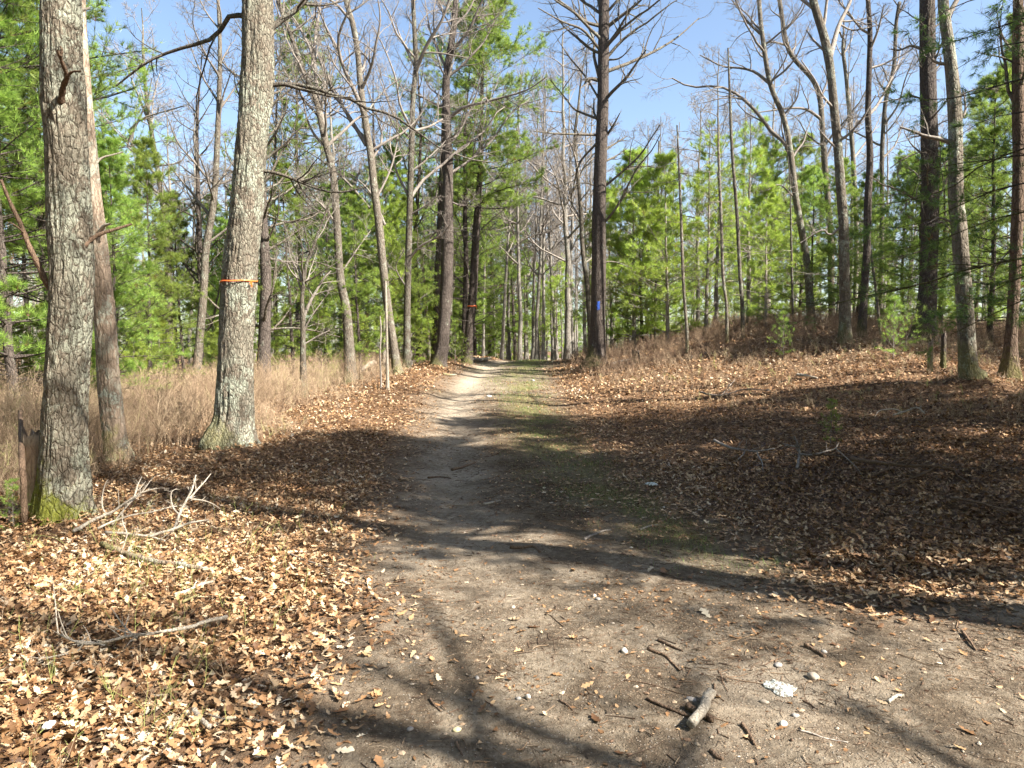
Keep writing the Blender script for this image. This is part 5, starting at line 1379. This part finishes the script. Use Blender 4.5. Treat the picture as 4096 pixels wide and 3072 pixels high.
lie("fallen_branch", "long white curved branch lying on the sunny leaves with fine forked tip", "branch", [(227, 625), (209, 629), (191, 635), (170, 639), (152, 642), (127, 645), (106, 650), (83, 652), (60, 643)], 4.4, M_PALE, lifts=[.03, .04, .05, .05, .05, .05, .04, .04, .05], tip=.4, seed=66,
    forks=[([(140, 642), (132, 635), (124, 627), (117, 617), (111, 608)], 2.2, [.05, .08, .12, .16, .2]), ([(110, 648), (90, 643), (70, 640), (62, 625), (58, 612)], 2.2, [.04, .05, .06, .14, .22]), ([(83, 652), (60, 656), (40, 659), (20, 655)], 1.8, [.04, .04, .04, .04]), ([(60, 643), (57, 625), (55, 600), (52, 575)], 1.5, [.05, .15, .25, .38]), ([(125, 627), (128, 618), (129, 613)], 1.3, [.12, .15, .17])])
lie("fallen_branch", "straight tan stick in the shade edge right of the rotten stick", "branch", [(175, 603), (188, 598), (200, 593), (213, 589)], 4, M_PALE, tip=.6, seed=67)
lie("fallen_branch", "grey stick right below the straight tan stick", "branch", [(183, 610), (196, 604), (208, 600)], 3, M_DEAD, tip=.6, seed=68)
lie("fallen_branch", "thin bleached twig arching from the brushwood towards the thin dead tree", "branch", [(112, 530), (120, 520), (130, 508), (142, 497), (150, 486), (158, 478)], 2, M_PALE, lifts=[.03, .08, .16, .22, .30, .36], tip=.3, seed=161)
lie("fallen_branch", "low bleached forked twig in the middle of the brushwood", "branch", [(98, 534), (115, 526), (134, 520), (152, 517), (170, 512), (186, 510)], 2.4, M_PALE, lifts=[.03, .06, .1, .12, .15, .17], tip=.3, seed=162)
lie("fallen_branch", "reddish brown thin shoot standing up in front of the dead tree's foot", "branch", [(96, 512), (101, 498), (112, 484), (122, 474)], 1.6, M_BROWN, lifts=[.02, .15, .28, .38], tip=.4, seed=163)
lie("fallen_branch", "short pale twig bending over the rotten sunk stick", "branch", [(122, 556), (127, 540), (123, 528), (122, 518)], 1.6, M_PALE, lifts=[.02, .12, .2, .26], tip=.4, seed=164)
lie("bark_strip", "pale curled strip of bark on the leaves at the bottom left", "bark", [(194, 722), (199, 729), (205, 735), (211, 739)], 6, M_PALE, tip=.8, seed=69)
lie("fallen_branch", "grey twig crossing the bottom left leaves", "branch", [(208, 725), (225, 728), (243, 729), (260, 729)], 1.8, M_TWIG, seed=70)
lie("fallen_branch", "thin grey twig among the shaded leaves left of the path", "branch", [(290, 560), (305, 567), (318, 570), (330, 578)], 1.8, M_TWIG, seed=71)
# brush on the right bank
lie("fallen_branch", "antler shaped grey branch standing in the shaded leaves at the right", "branch", [(797, 474), (799, 462), (799, 454), (797, 447), (794, 440)], 3.4, M_TWIG, lifts=[.0, .10, .18, .26, .34], tip=.5, seed=72,
    forks=[([(799, 455), (812, 456), (826, 452), (835, 449), (839, 443)], 2.4, [.18, .16, .14, .14, .18]), ([(797, 448), (788, 446), (782, 448)], 2, [.26, .24, .18])])
lie("fallen_branch", "grey branch lying left of the antler shaped one", "branch", [(714, 444), (722, 448), (732, 452), (745, 454), (757, 455), (775, 452)], 3, M_TWIG, lifts=[.05, .04, .04, .06, .08, .12], tip=.4, seed=73,
    forks=[([(757, 455), (762, 463), (763, 472)], 2, [.08, .05, .01]), ([(745, 454), (738, 460), (733, 468)], 1.5, [.06, .04, .01])])
lie("fallen_branch", "long dark crooked branch across the right slope, thickest stick there", "branch", [(851, 464), (870, 467), (891, 469), (912, 471), (932, 471), (954, 475)], 4.6, M_BROWN, lifts=[.12, .12, .1, .1, .12, .06], tip=.5, seed=74, wob=.18,
    forks=[([(891, 469), (875, 475), (862, 477)], 2.6, [.1, .06, .02]), ([(932, 471), (915, 478), (890, 487), (870, 492)], 2.8, [.12, .1, .06, .02]), ([(954, 475), (966, 482), (975, 492)], 2, [.06, .04, .01])])
lie("fallen_branch", "dark wavy branch reaching from the antler shaped one to the long crooked branch", "branch", [(802, 456), (815, 459), (829, 459), (842, 461), (856, 463)], 2.6, M_BROWN, lifts=[.14, .12, .1, .1, .1], tip=.6, seed=75)
lie("fallen_branch", "pale thin branch rising from the shaded leaves above the antler shaped one", "branch", [(893, 419), (905, 415), (917, 411), (925, 417)], 2.2, M_PALE, lifts=[.05, .1, .16, .1], seed=76, forks=[([(905, 415), (895, 410), (880, 411), (875, 417)], 1.6, [.1, .16, .2, .2])])
lie("fallen_branch", "pale forked dead twig pile in the brush at the bank top", "branch", [(700, 395), (720, 398), (745, 392), (770, 393)], 2, M_TWIG, lifts=[.05, .06, .08, .05], seed=77, forks=[([(720, 398), (728, 388), (735, 380)], 1.4, [.06, .15, .22])])
lie("fallen_branch", "light broken stick by the shade edge on the right bank", "branch", [(797, 378), (806, 379), (817, 381)], 3, M_PALE, seed=78)
lie("fallen_branch", "thin dark branch near the lower right leaves", "branch", [(912, 525), (926, 530), (945, 533), (965, 541)], 2.4, M_BROWN, lifts=[.03, .05, .05, .02], seed=79)
lie("fallen_branch", "long thin brown branch at the right edge above the sunny leaves", "branch", [(950, 503), (975, 507), (1000, 514), (1024, 519)], 3, M_BROWN, lifts=[.04, .05, .05, .04], seed=80)
lie("fallen_branch", "leaning thin grey twigs between the dark crooked branch and the path", "branch", [(835, 452), (855, 470), (862, 480)], 1.4, M_TWIG, lifts=[.3, .12, 0], seed=81)
# logs
lie("fallen_log", "pale fallen log at the crest left of the path", "log", [(468, 363), (474, 362.2), (482, 362.5), (490, 361)], 3.4, M_PALE, tip=.8, seed=82, lift=.04)
lie("fallen_log", "pale dead trunk leaning out of the brush beside the thin poles", "log", [(352, 380), (362, 373), (372, 367), (384, 359)], 3.8, M_PALE, lifts=[0, .25, .5, .8], tip=.7, seed=83)
lie("fallen_log", "pale split wood lying at the right foot of the blazed pine", "log", [(612, 368), (620, 365), (630, 363), (637, 360)], 3, M_PALE, tip=.6, seed=84, lift=.03)
lie("fallen_log", "thin dark log at the shaggy tree's foot by the path edge", "log", [(443, 376), (450, 377), (456, 377)], 2, M_DEAD, tip=.8, seed=85, lift=.02)

# stones
def stone(px, py, w, hgt, label, seed, col=None):
    r = rng_(seed); g = G(px, py); rad = w * g[1] / FPX / 2
    nu, nv = 14, 9
    V = []; 
    for i in range(nv):
        ph = math.pi * i / (nv - 1)
        for j in range(nu):
            th = 2 * math.pi * j / nu; V.append([math.sin(ph) * math.cos(th), math.sin(ph) * math.sin(th), math.cos(ph)])
    V = np.array(V); nz = vnoise(V * 1.4 + seed * 3.1, seed); V = V * (.78 + .45 * nz)[:, None]
    a = r.uniform(0, 3.14); V = V * [1.15, .85, hgt]; V = np.stack([V[:, 0] * math.cos(a) - V[:, 1] * math.sin(a), V[:, 0] * math.sin(a) + V[:, 1] * math.cos(a), V[:, 2]], 1) * rad
    q = []
    for i in range(nv - 1):
        for j in range(nu):
            q.append([i * nu + j, i * nu + (j + 1) % nu, (i + 1) * nu + (j + 1) % nu, (i + 1) * nu + j])
    o = mesh_obj("stone", V, [np.array(q)], M_STONE if col is None else col); o.location = (g[0], g[1], g[2] + rad * hgt * .35)
    return tag(o, label, "stone", "loose stones on the path")
def stone_mat(nm, a, b):
    m, nt, N, L = new_mat(nm); oc = objcoord(nt); principled(nt, ramp(nt, noise(nt, oc, 60, 5, .6), [(.3, a), (.7, b)]), .75, noise(nt, oc, 130, 4), .002, .6); return m
M_STONE = stone_mat("tan_stone", (.30, .24, .18), (.50, .42, .33)); M_STW = stone_mat("white_stone", (.38, .34, .28), (.55, .51, .45)); M_STG = stone_mat("grey_stone", (.20, .18, .16), (.36, .33, .30)); M_STY = stone_mat("yellow_stone", (.5, .42, .22), (.62, .54, .32))
for i, (px, py, w, h, lab, mt) in enumerate([
    (813, 679, 12, .6, "large smooth tan stone right of the white bark flake", None), (624, 653, 8, .8, "white angular stone by the rubble hollow", M_STW), (691, 701, 10, .45, "flat grey stone above the pale short log", M_STG),
    (783, 726, 9, .8, "pale rounded stone below the white bark flake", M_STW), (594, 597, 5, .8, "small round tan stone in the pair under the shadow band", None), (598, 600, 5.5, .6, "darker stone of the pair under the shadow band", M_STG),
    (764.5, 703, 8, .5, "flat cream stone below the bark flake's left side", None), (528, 699, 6, .9, "round white stone alone on the lower middle path", M_STW), (518, 701, 5, .7, "greyer round stone just left of the round white one", M_STG),
    (457, 731, 9, .4, "flat pale yellow stone near the bottom of the path", M_STY), (778, 667, 9, .4, "flat grey white stone above the bark flake", M_STG), (416, 659, 6, .7, "small tan stone beside a curled leaf mid path", None),
    (410, 732, 7, .6, "grey stone near the leaf edge at the bottom", M_STG), (513, 609, 4.5, .8, "small pale stone in the sunny middle of the path", None), (824, 653.5, 5, .8, "tiny white stone at the lone stick's upper side", M_STW),
    (477, 680, 5, .8, "dark pitted pebble left of the middle", M_STG), (474, 694, 5.5, .8, "grey knobbly pebble below the dark pitted one", M_STG), (795, 716, 7, .5, "grey white flat stone near the bottom right", M_STG),
    (533, 381, 4, .5, "pale stone far up the path beside the grass", M_STW), (489, 397, 5, .5, "low pale stone on the sunny track far up the path", M_STW), (1008, 560, 8, .5, "pale stone among sunny leaves at the right edge", M_STW)]):
    stone(px, py, w, h, lab, 2000 + i, mt)

# white lichened bark flake on the path
def flake(px, py, w, label, mat, seed, lift=.004, nm="bark_flake", cat="bark", k=.55):
    r = rng_(seed); g = G(px, py); R0 = w * g[1] / FPX / 2; n = 26; V = [[0, 0, .012]]
    a = np.arange(n) * 2 * math.pi / n; rr = R0 * (1 + .32 * (vnoise(np.stack([np.cos(a) * 2.2 + seed, np.sin(a) * 2.2, a * 0], 1), seed) - .5) * 2 + r.normal(0, .07, n))
    for s, zz in ((.5, .012), (1., .004), (1., -.004)):
        for i in range(n): V.append([rr[i] * s * math.cos(a[i]), rr[i] * s * math.sin(a[i]) * 1.2, zz + r.normal(0, .0025)])
    F3 = np.array([[0, 1 + i, 1 + (i + 1) % n] for i in range(n)]); q = []
    for l in range(2):
        for i in range(n): b = 1 + l * n; q.append([b + i, b + n + i, b + n + (i + 1) % n, b + (i + 1) % n])
    o = mesh_obj(nm, np.array(V), [F3, np.array(q)], mat, smooth=False); o.location = (g[0], g[1], g[2] + lift)
    return tag(o, label, cat)
m_, nt_, _, _ = new_mat("pale_lichen"); oc_ = objcoord(nt_); principled(nt_, mix(nt_, ramp(nt_, noise(nt_, oc_, 70, 6, .75), [(.46, (0, 0, 0)), (.56, (1, 1, 1))]), (.20, .17, .13), (.74, .77, .70)), .9, noise(nt_, oc_, 90, 4), .006); M_LICH = m_
flake(779.5, 689, 25, "flaking white lichen covered bark scrap on the sunny dirt", M_LICH, 3)
flake(652, 487, 11, "pale green lichen scrap in the shaded right leaves", M_LICH, 5, .03)
flake(49, 739, 11, "bright white scrap in the leaves at the bottom left", M_STW, 6, .05, "bark_flake")

# oak leaves one can tell apart on the path
def lone_leaf(px, py, w, label, t, seed):
    g = G(px, py); s = np.array([w * g[1] / FPX * 1.15]); r = rng_(seed)
    V, F, _ = leaf_cloud(r, np.array([g[0]]), np.array([g[1]]), s, .22, .012, 8)
    o = mesh_obj("oak_leaf", V - g, [F], M_LEAF, attrs={"tint": np.full(len(V), t)}); o.location = g
    return tag(o, label, "leaf")
lone_leaf(705, 615, 17, "large cream oak leaf lying on the dirt under the shadow band", 1., 11)
lone_leaf(413, 657, 10, "pale curled oak leaf with a twig at the middle left of the path", .8, 12)
lone_leaf(663, 574, 11, "rust orange oak leaf in the shade by the grass", .33, 13)
lone_leaf(453, 664, 11, "light brown curled leaf near the knobbly pebbles", .6, 14)
lone_leaf(476, 698, 11, "reddish flat leaf near the round white stone", .3, 15)
lone_leaf(652, 571, 12, "pale grey leaf inside the shadow band", .95, 16)

# stump near the pine, barkless stub by the mossy oak
def stump(px, py, d, w, h, label, name, cat, mat, seed, spike=None):
    r = rng_(seed); x = (px - 512) / FPX * d; g = gz(x, d); R0 = w * d / FPX / 2; n = 26
    a = np.arange(n) * 2 * math.pi / n; V = []
    H = h * d / FPX; zs = [-.1, 0, .08 * H, .3 * H, .6 * H, .85 * H, 1. * H]
    jag = H * (.82 + .35 * vnoise(np.stack([np.cos(a) * 2.5, np.sin(a) * 2.5, a * 0 + seed], 1), seed))
    rough = 1 + .14 * (vnoise(np.stack([np.cos(a) * 4, np.sin(a) * 4, a * 0], 1), seed + 2) - .5) * 2
    for k, z in enumerate(zs):
        f = 1 + .25 * math.exp(-max(z, 0) / .12) - .1 * z / H
        for i in range(n):
            zz = z if k < 6 else jag[i]
            V.append([R0 * f * rough[i] * math.cos(a[i]), R0 * f * rough[i] * math.sin(a[i]), zz])
    for i in range(n): V.append([R0 * .6 * math.cos(a[i]), R0 * .6 * math.sin(a[i]), jag[i] * .9])
    V.append([0, 0, H * .72])
    q = []
    for l in range(len(zs)):
        for i in range(n): q.append([l * n + i, l * n + (i + 1) % n, (l + 1) * n + (i + 1) % n, (l + 1) * n + i])
    c = len(V) - 1; b = len(zs) * n
    F3 = np.array([[b + i, b + (i + 1) % n, c] for i in range(n)])
    o = mesh_obj(name, np.array(V), [np.array(q), F3], mat); o.location = (x, d, g)
    return tag(o, label, cat)
stump(635.6, 350, 20.5, 7.5, 13, "short dark rotten stump on the bank right of the blazed pine", "stump", "stump", M_DARK, 5)
stump(33, 532, 6.35, 24, 82, "tan barkless broken stub leaning against the mossy oak's left side", "broken_stub", "stump", M_STUB, 6)
br = lie("broken_pole", "thin brown broken pole standing left of the tan barkless stub", "dead sapling", [(24, 530), (23.5, 500), (22, 460), (20.5, 417)], 6, M_BROWN, lifts=[0, .25, .6, 1.0], tip=.7, seed=90)
stump(930, 376, 13.0, 5, 31, "pale snapped thin stub in front of the left big dark trunk", "broken_stub", "stump", M_DEAD, 8)
stump(943, 376, 13.2, 5, 34, "dark snapped thin stub right of the pale snapped one", "broken_stub", "stump", M_DARK, 9)

# unseen wood behind the viewer, added to block sky light and deepen shade
for i in range(22):
    a = math.radians(95 + i * 8.2); dd = 15 + 6 * (.5 + .5 * math.sin(i * 3.3)); x, y = dd * math.sin(a), dd * math.cos(a)
    sunward = (x * SUN_DIR.x + y * SUN_DIR.y) / dd / math.cos(SUN_EL)
    if sunward > .75: x *= 1.35; y *= 1.35
    o, H0 = kinds[['dense', 'tall', 'mid'][i % 3]]
    copy_tree(o, (x, y, gz(x, y)), i * 1.3, (12 if sunward > .75 else 14) / H0, "unseen pine added behind the viewer to block sky light", "unseen sky blocking trees behind the viewer")
for i, (x, y, H) in enumerate(((-7, -3, 14), (-9.5, 1.0, 14), (-5, -7.5, 15), (1.5, -8.5, 15), (-12, -2.5, 15), (-11, 4.5, 13), (-2, -4.8, 12), (-15, 3, 15))):
    o, H0 = kinds[['tall', 'dense'][i % 2]]
    copy_tree(o, (x, y, gz(x, y)), i * 1.7, H / H0, "unseen pine added behind the viewer to block sky light", "unseen sky blocking trees behind the viewer")
print("done", round(time.time() - T_START, 1))
